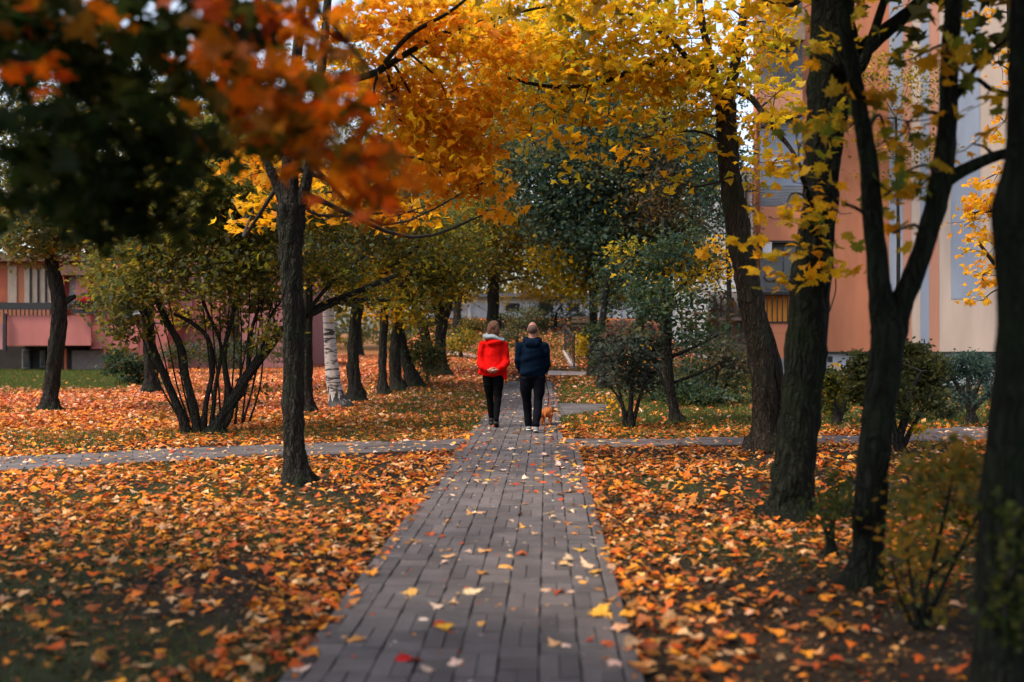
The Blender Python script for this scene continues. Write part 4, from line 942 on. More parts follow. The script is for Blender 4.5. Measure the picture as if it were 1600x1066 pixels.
tree('park_tree', 'leaning young tree with dark sparse foliage behind the rounded bush', 'tree', (1056, 660), [[(1058, 661, 26), (1053, 640, 18), (1047, 600, 15), (1044, 550, 14), (1042, 480, 13), (1039, 420, 11), (1036, 340, 8)], [(1050, 630, 8), (1020, 560, 6), (1000, 530, 4)], [(1044, 560, 7), (1090, 540, 5), (1130, 520, 3)], [(1041, 470, 7), (1090, 430, 5), (1130, 420, 3)], [(1048, 600, 6), (1100, 580, 4), (1140, 560, 3)]],
     [(1090, 430, 55, 26, 200, -.3, GOLD[:3] + YELGRN), (1010, 430, 45, 40, 380), (1060, 390, 60, 40, 420), (1040, 470, 60, 35, 360), (1100, 520, 50, 30, 220), (1060, 540, 45, 30, 160), (1010, 480, 40, 30, 160), (1110, 480, 40, 30, 130, 0, BROWN), (980, 400, 30, 30, 120, 0, YELGRN), (1120, 400, 30, 30, 120, 0, GOLD)], TEAL + DARK[:2], .10, spread=.18, group=BK)
tree('round_bush', 'rounded bush on thin stems with reddish top leaves beside the dog', 'bush', (986, 668), [[(985, 670, 12), (985, 640, 9), (988, 600, 8), (990, 560, 6)], [(978, 668, 10), (972, 630, 6), (962, 590, 5), (955, 560, 4)], [(988, 668, 9), (1000, 620, 6), (1015, 580, 4)], [(980, 650, 7), (965, 620, 4), (950, 600, 3)]],
     [(985, 550, 35, 26, 420), (955, 545, 28, 26, 330), (1015, 545, 26, 28, 330), (985, 590, 40, 26, 330), (950, 590, 18, 24, 130), (1018, 590, 18, 22, 110), (985, 524, 40, 12, 200, 0, GREYGRN + [(.16, .05, .04)]), (965, 525, 22, 10, 90, 0, [(.20, .06, .05), (.13, .06, .05), (.08, .08, .05)]), (955, 630, 10, 16, 20, 0, GOLD), (1000, 560, 30, 30, 20, -.2, GOLD)], [(.035, .05, .035), (.05, .07, .05), (.08, .10, .08), (.06, .05, .04)], .085, spread=.07, per=6)
# bushes on the right lawn
tree('clipped_bush', 'small dark green bush just beside the thickest maple', 'bush', (1307, 665), [[(1307, 666, 14), (1306, 640, 10), (1300, 600, 7)], [(1309, 666, 10), (1320, 630, 6), (1325, 600, 4)]],
     [(1300, 600, 22, 26, 520), (1305, 635, 20, 18, 320), (1325, 605, 18, 30, 300), (1290, 620, 12, 22, 160), (1300, 590, 24, 24, 70, -.2, GOLD)], OLIVE[:4] + DARK[:2], .075, spread=.06, per=6)
tree('clipped_bush', 'broad domed bush on bare stems behind the Y shaped trunk', 'bush', (1410, 708), [[(1408, 710, 20), (1406, 690, 14), (1412, 650, 11), (1425, 610, 8), (1440, 580, 5)], [(1402, 708, 14), (1398, 670, 9), (1392, 620, 6)], [(1410, 700, 11), (1430, 660, 7), (1455, 620, 5)], [(1404, 690, 9), (1390, 640, 5), (1370, 600, 4)], [(1406, 690, 8), (1420, 640, 5), (1405, 590, 4)]],
     [(1400, 570, 50, 26, 1100), (1350, 575, 30, 26, 560), (1445, 575, 30, 28, 700), (1345, 610, 22, 22, 260), (1430, 610, 40, 22, 600), (1390, 605, 36, 22, 420), (1455, 625, 22, 16, 160), (1400, 640, 30, 22, 160), (1420, 545, 30, 10, 220), (1425, 670, 18, 16, 40, 0, YELGRN)], [(.05, .065, .025), (.07, .08, .025), (.035, .05, .02), (.12, .11, .03)], .075, spread=.07, per=6)
tree('round_bush', 'rounded blue green bush with visible forking stems against the cream wall', 'bush', (1518, 663), [[(1518, 664, 20), (1516, 640, 13), (1500, 610, 8), (1485, 585, 5)], [(1518, 645, 12), (1525, 610, 8), (1540, 580, 5)], [(1517, 640, 9), (1512, 600, 6), (1510, 570, 4)], [(1522, 640, 7), (1545, 615, 5), (1560, 600, 3)], [(1512, 630, 7), (1485, 620, 5), (1468, 610, 3)]],
     [(1510, 570, 40, 24, 620), (1475, 580, 22, 24, 280), (1540, 575, 24, 26, 320), (1510, 605, 45, 20, 300), (1465, 605, 14, 16, 90), (1550, 610, 16, 18, 110), (1510, 625, 40, 14, 120)], TEAL[:3], .07, spread=.06, per=6)
tree('low_bush', 'low grey green bush in the gap between the two big rounded bushes', 'bush', (1470, 655), [[(1470, 656, 8), (1468, 640, 6), (1462, 620, 3)]],
     [(1470, 640, 26, 16, 240), (1445, 645, 16, 12, 120), (1490, 648, 18, 9, 110)], GREYGRN, .08, spread=.08, per=6)
tree('low_bush', 'low dusky bush under the leaning yellow maple on the lawn', 'bush', (1120, 632), [[(1120, 633, 8), (1118, 600, 6), (1125, 560, 3)], [(1122, 632, 6), (1140, 590, 4), (1150, 560, 3)]],
     [(1090, 590, 45, 30, 600), (1140, 560, 36, 30, 420, 0, GREYGRN + BROWN), (1060, 610, 40, 20, 420), (1150, 600, 26, 30, 300, 0, GREYGRN), (1110, 620, 50, 12, 400), (1010, 610, 30, 22, 260), (1100, 545, 50, 16, 200, 0, BROWN)], TEAL + DARK, .10, spread=.14)
# shrubs near the lens, right
tree('thin_shrub', 'sparse blurred shrub of thin stems at the foot of the dark right trunk', 'shrub', (1440, 985), [[(1440, 988, 16), (1446, 930, 9), (1465, 850, 7), (1485, 760, 5), (1490, 690, 3)], [(1435, 985, 12), (1425, 920, 7), (1415, 830, 5), (1420, 740, 3)], [(1445, 980, 10), (1480, 900, 6), (1520, 820, 4), (1540, 760, 3)], [(1430, 985, 10), (1405, 930, 5), (1392, 870, 3)], [(1455, 900, 6), (1500, 860, 4), (1530, 840, 3)]],
     [(1450, 760, 45, 60, 90), (1490, 760, 40, 60, 90), (1420, 820, 35, 60, 60), (1520, 780, 30, 60, 60), (1470, 860, 40, 50, 60), (1500, 720, 30, 30, 40), (1410, 900, 30, 30, 24), (1445, 940, 30, 30, 24)], OLIVE + [(.30, .18, .02), (.40, .18, .02)], .055, bark='bark_near', spread=.06, per=4, layer=.8, dens=3.6)
tree('thin_shrub', 'little dark shrub between the thickest maple and the Y shaped trunk', 'shrub', (1297, 868), [[(1297, 870, 22), (1298, 840, 13), (1304, 800, 8), (1310, 760, 4)], [(1296, 850, 10), (1285, 810, 6), (1280, 770, 3)]],
     [(1305, 780, 22, 30, 60), (1290, 800, 18, 30, 40), (1320, 800, 14, 26, 30), (1300, 745, 20, 16, 24)], OLIVE[:3] + DARK, .05, bark='bark_near', spread=.05, per=4, layer=.8, dens=3)
# undergrowth along the left row and near the end of the walk
for lab, base, cl, pal in (
    ('leafy low bush between the leaning trunks of the row', (668, 598), [(660, 550, 26, 24, 420), (640, 560, 18, 20, 200), (680, 560, 14, 20, 200), (665, 585, 20, 12, 100)], TEAL + OLIVE),
    ('low bush in the shade right behind the forked trunk', (720, 560), [(725, 530, 22, 18, 300), (705, 540, 16, 18, 200)], OLIVE + YELGRN[1:]),
    ('bright yellow low tree glowing above the low building roof', (850, 508), [(850, 462, 40, 14, 700), (815, 452, 30, 14, 400), (890, 455, 34, 14, 500), (780, 470, 20, 12, 160), (720, 465, 26, 14, 220)], GOLD[:2] + YELGRN[:2]),
    ('green shrubs along the lawn before the low white building', (780, 514), [(790, 502, 34, 10, 420), (840, 504, 30, 9, 360), (735, 506, 26, 9, 300), (700, 508, 24, 10, 300), (910, 500, 24, 12, 300)], [(.05, .09, .02), (.08, .11, .03), (.12, .13, .03)]),
    ('silvery green bush between the heads of the couple', (808, 540), [(808, 500, 24, 20, 420), (830, 495, 22, 16, 300), (800, 525, 18, 20, 260)], GREYGRN),
    ('rust tinged shrub at the far end of the walk by the yellow tree', (735, 526), [(735, 505, 16, 12, 220), (722, 515, 10, 10, 120), (748, 510, 10, 12, 120)], OLIVE + BROWN),
    ('grey green mound of shrubbery before the low white building', (868, 512), [(868, 492, 26, 16, 420), (845, 480, 20, 12, 200), (900, 492, 16, 14, 200), (880, 470, 30, 10, 160)], GREYGRN + TEAL),
    ('yellowing low hedge beside the stair railing', (918, 560), [(915, 535, 16, 18, 340), (925, 560, 12, 16, 200), (905, 545, 8, 14, 90)], YELGRN),
    ('dark green low bush at the corner of the pink house', (215, 600), [(190, 570, 34, 18, 500), (225, 575, 26, 18, 360), (210, 595, 24, 10, 200), (185, 555, 26, 10, 200)], TEAL + DARK),
    ('tall mixed hedge closing the view behind the birch and the dark trunks', (560, 548), [(460, 520, 60, 40, 900), (540, 510, 60, 40, 1000), (620, 515, 50, 34, 900), (680, 520, 30, 26, 420), (500, 470, 80, 40, 900), (590, 470, 60, 34, 800), (420, 500, 40, 40, 500), (650, 490, 40, 26, 400)], OLIVE + GREYGRN + YELGRN[:2]),
    ('spreading dusky hedge under the mauve house wall', (330, 585), [(300, 555, 50, 20, 600), (360, 550, 50, 24, 600), (420, 545, 40, 26, 500), (270, 550, 30, 16, 200)], TEAL + GREYGRN)):
    tree('low_bush', lab, 'bush', base, [[(base[0], base[1], 6), (base[0], base[1] - 12, 5), (base[0] + 2, base[1] - 24, 3)]], cl, pal, .11, spread=.14, twigs=2)

# farther trees that close the view between and above the near ones
FAR = 'trees beyond the park'
for lab, base, w, ht, cl, pal in (
    ('grey green tree towering over the pink house roof', (110, 560), 16, 200, [(60, 250, 120, 90, 1100), (180, 230, 120, 90, 1100), (120, 130, 140, 90, 900), (20, 150, 120, 90, 700), (40, 340, 90, 40, 450)], GREYGRN + TEAL[:2]),
    ('olive tree rising behind the mauve house wall', (330, 560), 16, 200, [(300, 230, 120, 90, 1100), (420, 220, 110, 90, 1100), (360, 110, 140, 90, 1000), (400, 330, 70, 40, 500)], OLIVE + GREYGRN),
    ('amber tree behind the row of dark trunks', (560, 556), 16, 200, [(540, 250, 100, 90, 1000), (630, 220, 100, 90, 1100), (590, 110, 130, 90, 1100), (600, 360, 70, 40, 600), (520, 430, 60, 50, 500)], YELGRN + OLIVE),
    ('tall golden tree over the far end of the walk', (715, 520), 16, 180, [(700, 240, 90, 80, 1000), (780, 220, 90, 90, 1200), (740, 110, 130, 90, 1300), (780, 320, 60, 50, 600), (830, 130, 100, 80, 1000), (800, 40, 120, 50, 700)], GOLD[:3] + YELGRN),
    ('dusky green tree behind the big blue green one', (1000, 530), 16, 200, [(880, 200, 90, 70, 900), (980, 180, 100, 80, 1000), (1060, 240, 80, 80, 900), (960, 330, 90, 60, 900), (1060, 380, 70, 60, 700), (890, 400, 60, 40, 400), (900, 100, 90, 50, 500)], TEAL + OLIVE),
    ('blue green tree before the pale grey building', (1135, 601), 14, 190, [(1110, 330, 50, 60, 900), (1120, 420, 40, 40, 420), (1100, 240, 60, 60, 900), (1150, 260, 30, 50, 460), (1150, 360, 30, 50, 400), (1130, 150, 60, 60, 700)], TEAL),
    ('leafy tree in front of the orange wall top', (1400, 604), 10, 300, [(1420, 130, 60, 60, 500), (1350, 120, 60, 60, 400), (1360, 250, 40, 50, 300), (1430, 230, 50, 30, 240), (1300, 180, 40, 60, 250)], OLIVE + YELGRN)):
    x0, y0 = base
    tree('park_tree', lab, 'tree', base, [[(x0, y0, w), (x0, y0 - 40, w * .75), (x0 + 4, y0 - ht * .7, w * .6), (x0, y0 - ht * 1.4, w * .4)]], cl, pal, .27 if base[1] < 600 else .12, spread=.5 if base[1] < 600 else .2, group=FAR, twigs=3, dens=(2.0 if base[0] < 400 else 3.0) if base[1] < 600 else 1.2)
# a wood beyond everything, one mass
n = 46000; wx = rng.uniform(-75, 75, n); wy = rng.uniform(92, 120, n)
top_ = 13 + 5 * lattice(wx + 200, wy, 7, 21) + 3 * lattice(wx + 200, wy, 2.5, 22)
wz = -.6 + top_ * rng.uniform(0, 1, n) ** .8
cl = lattice(wx + 200, wz + 50, 5, 23)[:, None]
colw = pick(OLIVE + TEAL[:2] + YELGRN[1:4], n) * .6 + .4 * (np.array([.05, .065, .04]) * (1 - cl) + np.array([.26, .18, .04]) * cl)
tag(link('distant_wood', scatter_mesh('distant_wood', T_OVAL, np.stack([wx, wy, wz], 1), rng.uniform(.5, 1.0, n), rng.normal(size=(n, 3)) + [0, -.5, .6], colw, M['leaf'])), 'wood of mixed autumn trees closing the view far beyond the low building', 'trees', None, 'stuff')

# ================================================================== FALLEN LEAVES AND GRASS
def leaf_density(x, y):
    px = 800 + x / y * F
    pl, pr = path_left(y), path_right(y)
    left = x < pl
    a = lattice(x + 40, y, .55, 31) * .5 + lattice(x + 40, y, 1.7, 32) * .5
    patch = sst(.30, .62, a)
    dl = np.where(left, pl - x, x - pr)                       # metres from the walk
    edge = 1 - sst(.25, .75, dl)
    near = np.where(left, (.20 + .56 * sst(5.8, 9.0, y)), (.20 + .5 * sst(5.6, 8.5, y)) )  # sparser close by, which also stands in for dark corners of the view
    dn = near * (.35 + .9 * patch)
    dn = np.maximum(dn, edge * .95)
    farl = .95 - .72 * grassy(x, y) - .15 * (1 - patch)
    farr = (1 - sst(16.2, 18.2, y)) * .85 * (.5 + .5 * patch) + .10 + .12 * sst(28, 34, y) + .12 * (px < 960) * patch * (y > 17)
    cross = np.where(left, sst(14.2, 14.8, y), sst(14.4, 14.8, y))
    dn = dn * (1 - cross) + np.where(left, farl, farr) * cross
    dn = np.where((px < 260) & (y > 27), dn * (1 - .93 * sst(27, 31, y)), dn)
    return np.clip(dn, 0, 1)

def sample_ground(n, y0, y1, marg=1.5, half=.62):
    y = np.sqrt(rng.uniform(y0 ** 2, y1 ** 2, n)); x = rng.uniform(-1, 1, n) * (half * y + marg)
    return x, y
def area(y0, y1, marg=1.5, half=.62): return half * (y1 ** 2 - y0 ** 2) + 2 * marg * (y1 - y0)

paths_free = lambda x, y: ~on_paved(x, y) | (inpoly(x, y, PLAZA) & ((x - path_left(y) < .09) | (path_right(y) - x < .05)) & (rng.uniform(size=len(x)) < .6))
singles = []
for (y0, y1, rate, tm, sz, nm) in ((3.2, 9.5, 140, T_MID, .084, 'leaf_litter'), (3.21, 9.5, 90, T_STAR, .075, 'leaf_litter'), (3.22, 9.5, 110, T_OVAL, .06, 'leaf_litter'), (9.5, 17, 150, T_STAR, .095, 'leaf_litter'), (9.5, 17, 120, T_OVAL, .07, 'leaf_litter'), (17, 46, 330, T_OVAL, .125, 'leaf_litter'), (46, 72, 60, T_OVAL, .2, 'leaf_litter')):
    n = int(area(y0, y1) * rate); x, y = sample_ground(n, y0, y1)
    ok = (rng.uniform(size=n) < leaf_density(x, y)) & paths_free(x, y); x, y = x[ok], y[ok]; n = len(x)
    tilt = .30 if y0 < 16 else .38
    nrm = np.array([0, 0, 1.0]) + rng.normal(size=(n, 3)) * tilt
    pos = np.stack([x, y, H(x, y) + rng.uniform(.012, .045, n) + .02 * on_paved(x, y)], 1)
    warm = (lattice(x + 60, y, 2.3, 41)[:, None] - .5) * .3
    col = pick(LITTER, n); dull = rng.uniform(size=(n, 1)) < (.5 if y0 < 5 else .34); col = np.where(dull, col * .45 + np.array([.05, .03, .02]), col) * (1 + warm)
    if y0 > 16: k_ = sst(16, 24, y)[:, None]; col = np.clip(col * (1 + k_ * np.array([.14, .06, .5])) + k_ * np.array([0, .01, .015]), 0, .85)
    siz = sz * rng.uniform(.55, 1.25, n) * (.95 + .05 * sst(17, 28, y))
    if y0 == 3.2:
        vis = (np.abs(x / y) < .5) & (y > 4.75); sc = np.where(vis, siz / y, 0); idx = np.argsort(-sc)[:165]
        for i in idx:
            singles.append((pos[i], siz[i], nrm[i], col[i], 'ground'))
        kp = np.ones(n, bool); kp[idx] = False; pos, nrm, col, siz = pos[kp], nrm[kp], col[kp], siz[kp]
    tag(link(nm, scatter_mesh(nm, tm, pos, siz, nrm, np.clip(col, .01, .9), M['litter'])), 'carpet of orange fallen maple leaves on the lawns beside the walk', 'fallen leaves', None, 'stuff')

n = int(area(3.3, 10) * 420); x, y = sample_ground(n, 3.3, 10); ok = paths_free(x, y); x, y = x[ok], y[ok]; n = len(x)
tag(link('leaf_mould', scatter_mesh('leaf_mould', T_OVAL, np.stack([x, y, rng.uniform(.003, .018, n)], 1), rng.uniform(.015, .055, n), np.array([0, 0, 1.0]) + rng.normal(size=(n, 3)) * .45, pick([(.10, .05, .025), (.06, .035, .02), (.15, .075, .03), (.045, .04, .02), (.24, .11, .04)], n), M['litter'])), 'brown crumbled leaf mould on the bare soil of the near lawns', 'leaf mould', None, 'stuff')
# leaves lying on the bricks: the large ones single, small ones farther off together
def path_leaf(n, y0, y1, smin, smax):
    y = y0 + (y1 - y0) * rng.uniform(size=n); f = rng.uniform(.02, .98, n); f = np.where(rng.uniform(size=n) < .3, .8 + .19 * rng.uniform(size=n), f)
    pl, pr = path_left(y), path_right(y); x = pl + (pr - pl) * f
    return np.stack([x, y, np.full(n, .036)], 1), rng.uniform(smin, smax, n)
PL = [(.62, .24, .06), (.70, .42, .20), (.66, .30, .08), (.75, .55, .42), (.45, .10, .03), (.42, .06, .025), (.35, .16, .07), (.68, .36, .06), (.70, .48, .34)]
pos, siz = path_leaf(135, 4.7, 13.2, .045, .10)
for k in range(135):
    c = pick(PL, 1)[0]; singles.append((pos[k], siz[k], np.array([0, 0, 1]) + rng.normal(size=3) * .18, c, 'path'))
for (px, py, s_, c_) in ((940, 969, .15, (.72, .36, .05)), (738, 935, .12, (.78, .58, .34)), (792, 894, .12, (.75, .36, .10)), (695, 994, .09, (.70, .38, .04)), (918, 890, .13, (.72, .46, .30)), (632, 1044, .08, (.55, .02, .02)), (640, 933, .10, (.70, .38, .10))):
    p = G(px, py); singles.append((np.array([p.x, p.y, .036]), s_, np.array([rng.normal() * .1, -.25, 1]), np.array(c_), 'path'))
def tint(c):
    r_, g_, b_ = c
    if g_ / r_ < .13: return 'scarlet'
    if b_ / r_ > .32: return 'pinkish'
    if r_ < .30: return 'brown'
    if g_ / r_ > .52: return 'golden'
    if g_ / r_ < .29: return 'russet'
    return 'amber'
for (p, s_, nr, c_, where) in singles:
    fm = random.randrange(4); form_ = ('flat', 'arched', 'cupped', 'twisted')[fm]
    big = 'large' if s_ > .12 else ('small' if s_ < .075 else 'medium')
    if where == 'path':
        f_ = (p[0] - path_left(p[1])) / (path_right(p[1]) - path_left(p[1]))
        side = 'beside the kerb stones' if f_ > .8 else ('opposite the kerb' if f_ < .25 else 'mid walk')
        zone = 'low in view' if p[1] < 5.6 else ('just short of the crossing' if p[1] > 11 else ('by the thickest maple' if p[1] > 8 else 'by the Y maple'))
        lab = f'{big} {tint(c_)} {form_} leaf {side}, {zone}'
    else:
        lawn = 'orange maple lawn' if p[0] < path_left(p[1]) else 'Y maple lawn'
        e_ = min(abs(p[0] - path_left(p[1])), abs(p[0] - path_right(p[1])))
        edge = 'touching the walk' if e_ < .3 else ('a step off the walk' if e_ < .8 else 'well off the walk')
        lab = f'{big} {tint(c_)} {form_} leaf {edge}, {lawn}'
    o = place_leaf('fallen_leaf', p, s_, nr, c_, M['litter_one'], None, fm)
    st = o.rotation_quaternion @ Vector((0, -1, 0))
    lab += ', stalk toward ' + (('the lens' if st.y < 0 else 'the couple') if abs(st.y) > abs(st.x) else ('the house' if st.x > 0 else 'the shrub'))
    if len(lab.split()) > 16: lab = lab.replace('medium ', '')
    if len(lab.split()) > 16: lab = lab.replace(' the crossing', ' crossing')
    tag(o, lab, 'leaf', lab.replace(' leaf ', ' leaves '))
n = 420; pos, siz = path_leaf(n, 10, 28, .05, .12)
tag(link('scattered_leaves', scatter_mesh('scattered_leaves', T_MID, pos, siz, np.array([0, 0, 1.0]) + rng.normal(size=(n, 3)) * .2, pick(PL, n), M['litter'])), 'small fallen leaves scattered over the brick walk towards the couple', 'fallen leaves', None, 'stuff')
n = 500; ys = rng.uniform(4.4, 15, n); f = rng.uniform(0, 1, n); xs = path_left(ys) + f * (path_right(ys) - path_left(ys))
tag(link('leaf_scraps', scatter_mesh('leaf_scraps', T_OVAL, np.stack([xs, ys, np.full(n, .029)], 1), rng.uniform(.012, .04, n), np.array([0, 0, 1.0]) + rng.normal(size=(n, 3)) * .15, pick(PL + [(.7, .6, .55)], n), M['litter'])), 'scraps of leaf and petals littering the brick walk', 'leaf scraps', None, 'stuff')
for poly in (CROSS_L, CROSS_R):
    pass
n = 700; x, y = sample_ground(n * 6, 12, 19); ok = on_paved(x, y) & ~inpoly(x, y, PLAZA); x, y = x[ok][:n], y[ok][:n]; n = len(x)
tag(link('scattered_leaves', scatter_mesh('scattered_leaves', T_STAR, np.stack([x, y, np.full(n, .036)], 1), rng.uniform(.05, .11, n), np.array([0, 0, 1.0]) + rng.normal(size=(n, 3)) * .2, pick(PL, n), M['litter'])), 'fallen leaves scattered over the paved side path', 'fallen leaves', None, 'stuff')

for (y0, y1, rate, hh) in ((3.5, 14, 500, .05), (14, 46, 420, .085)):
    n = int(area(y0, y1) * rate); x, y = sample_ground(n, y0, y1); ok = (rng.uniform(size=n) < grassy(x, y)) & paths_free(x, y); x, y = x[ok], y[ok]; n = len(x)
    # blades stand: the template's long axis (y) is turned up
    V, T = T_BLADE
    a = rng.uniform(0, 6.28, n); hgt = hh * rng.uniform(.5, 1.4, n); wd = hh * rng.uniform(.9, 1.6, n); ln = rng.normal(size=(n, 2)) * .5
    cx, sx = np.cos(a), np.sin(a); z0 = H(x, y)
    p0 = np.stack([x - cx * wd * .06, y - sx * wd * .06, z0], 1); p1 = np.stack([x + cx * wd * .06, y + sx * wd * .06, z0], 1)
    p2 = np.stack([x + ln[:, 0] * hgt, y + ln[:, 1] * hgt, z0 + hgt], 1)
    vs = np.stack([p0, p1, p2], 1).reshape(-1, 3); me = bpy.data.meshes.new('grass')
    me.vertices.add(3 * n); me.vertices.foreach_set('co', vs.astype(np.float32).ravel()); me.loops.add(3 * n); me.loops.foreach_set('vertex_index', np.arange(3 * n, dtype=np.int32))
    me.polygons.add(n); me.polygons.foreach_set('loop_start', np.arange(n, dtype=np.int32) * 3); me.polygons.foreach_set('loop_total', np.full(n, 3, np.int32))
    at = me.color_attributes.new('col', 'FLOAT_COLOR', 'POINT'); cl = np.repeat(pick([(.07, .115, .022), (.05, .09, .02), (.11, .13, .03), (.17, .15, .04)], n), 3, 0)
    at.data.foreach_set('color', np.hstack([cl, np.ones((3 * n, 1))]).astype(np.float32).ravel()); me.materials.append(M['grass']); me.update(calc_edges=True)
    tag(link('grass', me), 'short green grass showing between the fallen leaves', 'grass', None, 'stuff')

# ================================================================== THE COUPLE AND THE DOG
M['skin'] = mat('skin', (.33, .16, .115), (.27, .13, .095), .55, 6)
M['red_coat'] = mat('red_coat', (.62, .006, .005), (.48, .005, .004), .8, 5, .55, 14, .04, stretch=(1, 1, .7))
M['navy'] = mat('navy_fleece', (.002, .0085, .021), (.0015, .005, .014), .9, 5, .5, 16, .04, stretch=(1, 1, .7))
M['black_cloth'] = mat('black_cloth', (.004, .0045, .006), None, .9, 6, .4, 18, .06, stretch=(1, 1, .4))
M['navy_cloth'] = mat('navy_trousers', (.004, .005, .009), None, .9, 6, .4, 16, .06, stretch=(1, 1, .4))
M['grey_knit'] = mat('grey_hood_lining', (.24, .28, .31), (.16, .19, .22), .9, 20, .6, 60, .2)
M['hair_brown'] = mat('brown_hair', (.17, .065, .03), (.07, .028, .015), .5, 10, .8, 30, .4, stretch=(10, 10, .6))
M['hair_short'] = mat('cropped_hair', (.10, .058, .048), (.06, .038, .032), .8, 30, .4, 120)
M['shoe_black'] = mat('black_boot', (.012, .012, .013), None, .6)
M['shoe_grey'] = mat('grey_trainer', (.20, .22, .25), (.14, .15, .18), .7)
M['sole'] = mat('white_sole', (.62, .62, .60), None, .7)
M['dogfur'] = mat('dog_fur', (.55, .17, .045), (.42, .115, .03), .85, 9, .8, 60, .2, stretch=(1, 1, 2))
M['dogdark'] = mat('dog_dark', (.02, .015, .012), None, .6)

def skinmesh(tubes, ells, voxel, smooth=4):
    """one continuous surface from overlapping round limbs and ellipsoids"""
    bm = bmesh.new()
    def ring_tube(pts):
        pts = [(Vector(p[:3]), p[3], p[4] if len(p) > 4 else p[3]) for p in pts]
        n = 18; rows = []; ref = Vector((1, 0, 0))
        T = []
        for i in range(len(pts)):
            t = pts[min(i+1, len(pts)-1)][0] - pts[max(i-1, 0)][0]; T.append(t.normalized())
        cp = lambda r: min(r * .75, .035)
        ext = [(pts[0][0] - T[0] * cp(pts[0][1]), pts[0][1] * .45, pts[0][2] * .45, T[0])] + [(p[0], p[1], p[2], t) for p, t in zip(pts, T)] + [(pts[-1][0] + T[-1] * cp(pts[-1][1]), pts[-1][1] * .45, pts[-1][2] * .45, T[-1])]
        for (p, ra, rb, t) in ext:
            if abs(t.dot(ref)) > .95: ref = Vector((0, 1, 0))
            u = (ref - t * ref.dot(t)).normalized(); w = t.cross(u)
            rows.append([bm.verts.new(p + u * math.cos(a) * ra + w * math.sin(a) * rb) for a in [2 * math.pi * k / n for k in range(n)]])
        for a, b in zip(rows[:-1], rows[1:]):
            for k in range(n): bm.faces.new((a[k], a[(k+1) % n], b[(k+1) % n], b[k]))
        bm.faces.new(rows[0][::-1]); bm.faces.new(rows[-1])
    for t in tubes: ring_tube(t)
    for (c, r, *rot) in ells:
        m4 = Matrix.Translation(c) @ (rot[0] if rot else Matrix.Identity(4)) @ Matrix.Diagonal((*r, 1))
        bmesh.ops.create_uvsphere(bm, u_segments=20, v_segments=14, radius=1, matrix=m4)
    bmesh.ops.recalc_face_normals(bm, faces=bm.faces)
    me = bpy.data.meshes.new('tmp'); bm.to_mesh(me); bm.free()
    o = bpy.data.objects.new('tmp', me); C.objects.link(o)
    r = o.modifiers.new('r', 'REMESH'); r.mode = 'VOXEL'; r.voxel_size = voxel
    s = o.modifiers.new('s', 'SMOOTH'); s.iterations = smooth; s.factor = .5
    bpy.context.view_layer.update()
    out = bpy.data.meshes.new_from_object(o.evaluated_get(bpy.context.evaluated_depsgraph_get()))
    bpy.data.objects.remove(o); bpy.data.meshes.remove(me)
    return out
def wear(name, root, m, tubes=(), ells=(), voxel=.012, smooth=4, after=None):
    me = skinmesh(tubes, ells, voxel, smooth)
    if after: after(me)
    me.name = name
    me.materials.clear(); me.materials.append(m)
    me.polygons.foreach_set('use_smooth', np.ones(len(me.polygons), bool)); me.update()
    o = bpy.data.objects.new(name, me); C.objects.link(o); o.parent = root
    return o
def hand(side, wrist, direction, palm_n, curl, flip=1):
    """palm, four unequal fingers and a thumb; returns tubes"""
    d = Vector(direction).normalized(); nn = Vector(palm_n).normalized(); sdw = d.cross(nn).normalized() * flip
    w = Vector(wrist); out = [[(*w, .026, .02), (*(w + d * .05), .036, .018), (*(w + d * .09), .036, .017)]]
    for i, (o_, l) in enumerate(((-.028, .072), (-.010, .083), (.009, .078), (.026, .060))):
        b = w + d * .085 + sdw * o_
        p1 = b + d * l * .45; dd = (d + nn * curl).normalized(); p2 = p1 + dd * l * .32; d3 = (d + nn * curl * 2.2).normalized(); p3 = p2 + d3 * l * .26
        out.append([(*(b - d * .02), .0098), (*p1, .0092), (*p2, .0086), (*p3, .0074)])
    b = w + d * .03 - sdw * .03; p1 = b + (d * .7 - sdw * .6).normalized() * .035; p2 = p1 + (d + nn * .5).normalized() * .03
    out.append([(*b, .013), (*p1, .011), (*p2, .009)])
    return out
def drape(seed, amp, z0, z1):
    """folds pressed into cloth"""
    def f(me):
        n = len(me.vertices); co = np.empty(n * 3, np.float32); me.vertices.foreach_get('co', co); co = co.reshape(-1, 3)
        no = np.empty(n * 3, np.float32); me.vertices.foreach_get('normal', no); no = no.reshape(-1, 3)
        g = np.random.default_rng(seed); h = np.zeros(n)
        for k in range(9):
            a = g.normal(size=3) * np.array([16, 10, 22]); h += np.sin(co @ a + g.uniform(0, 6.28)) / 5
        w_ = np.clip((co[:, 2] - z0) / .1, 0, 1) * np.clip((z1 - co[:, 2]) / .1, 0, 1)
        co += no * (h * amp * w_)[:, None]
        me.vertices.foreach_set('co', co.ravel()); me.update()
    return f

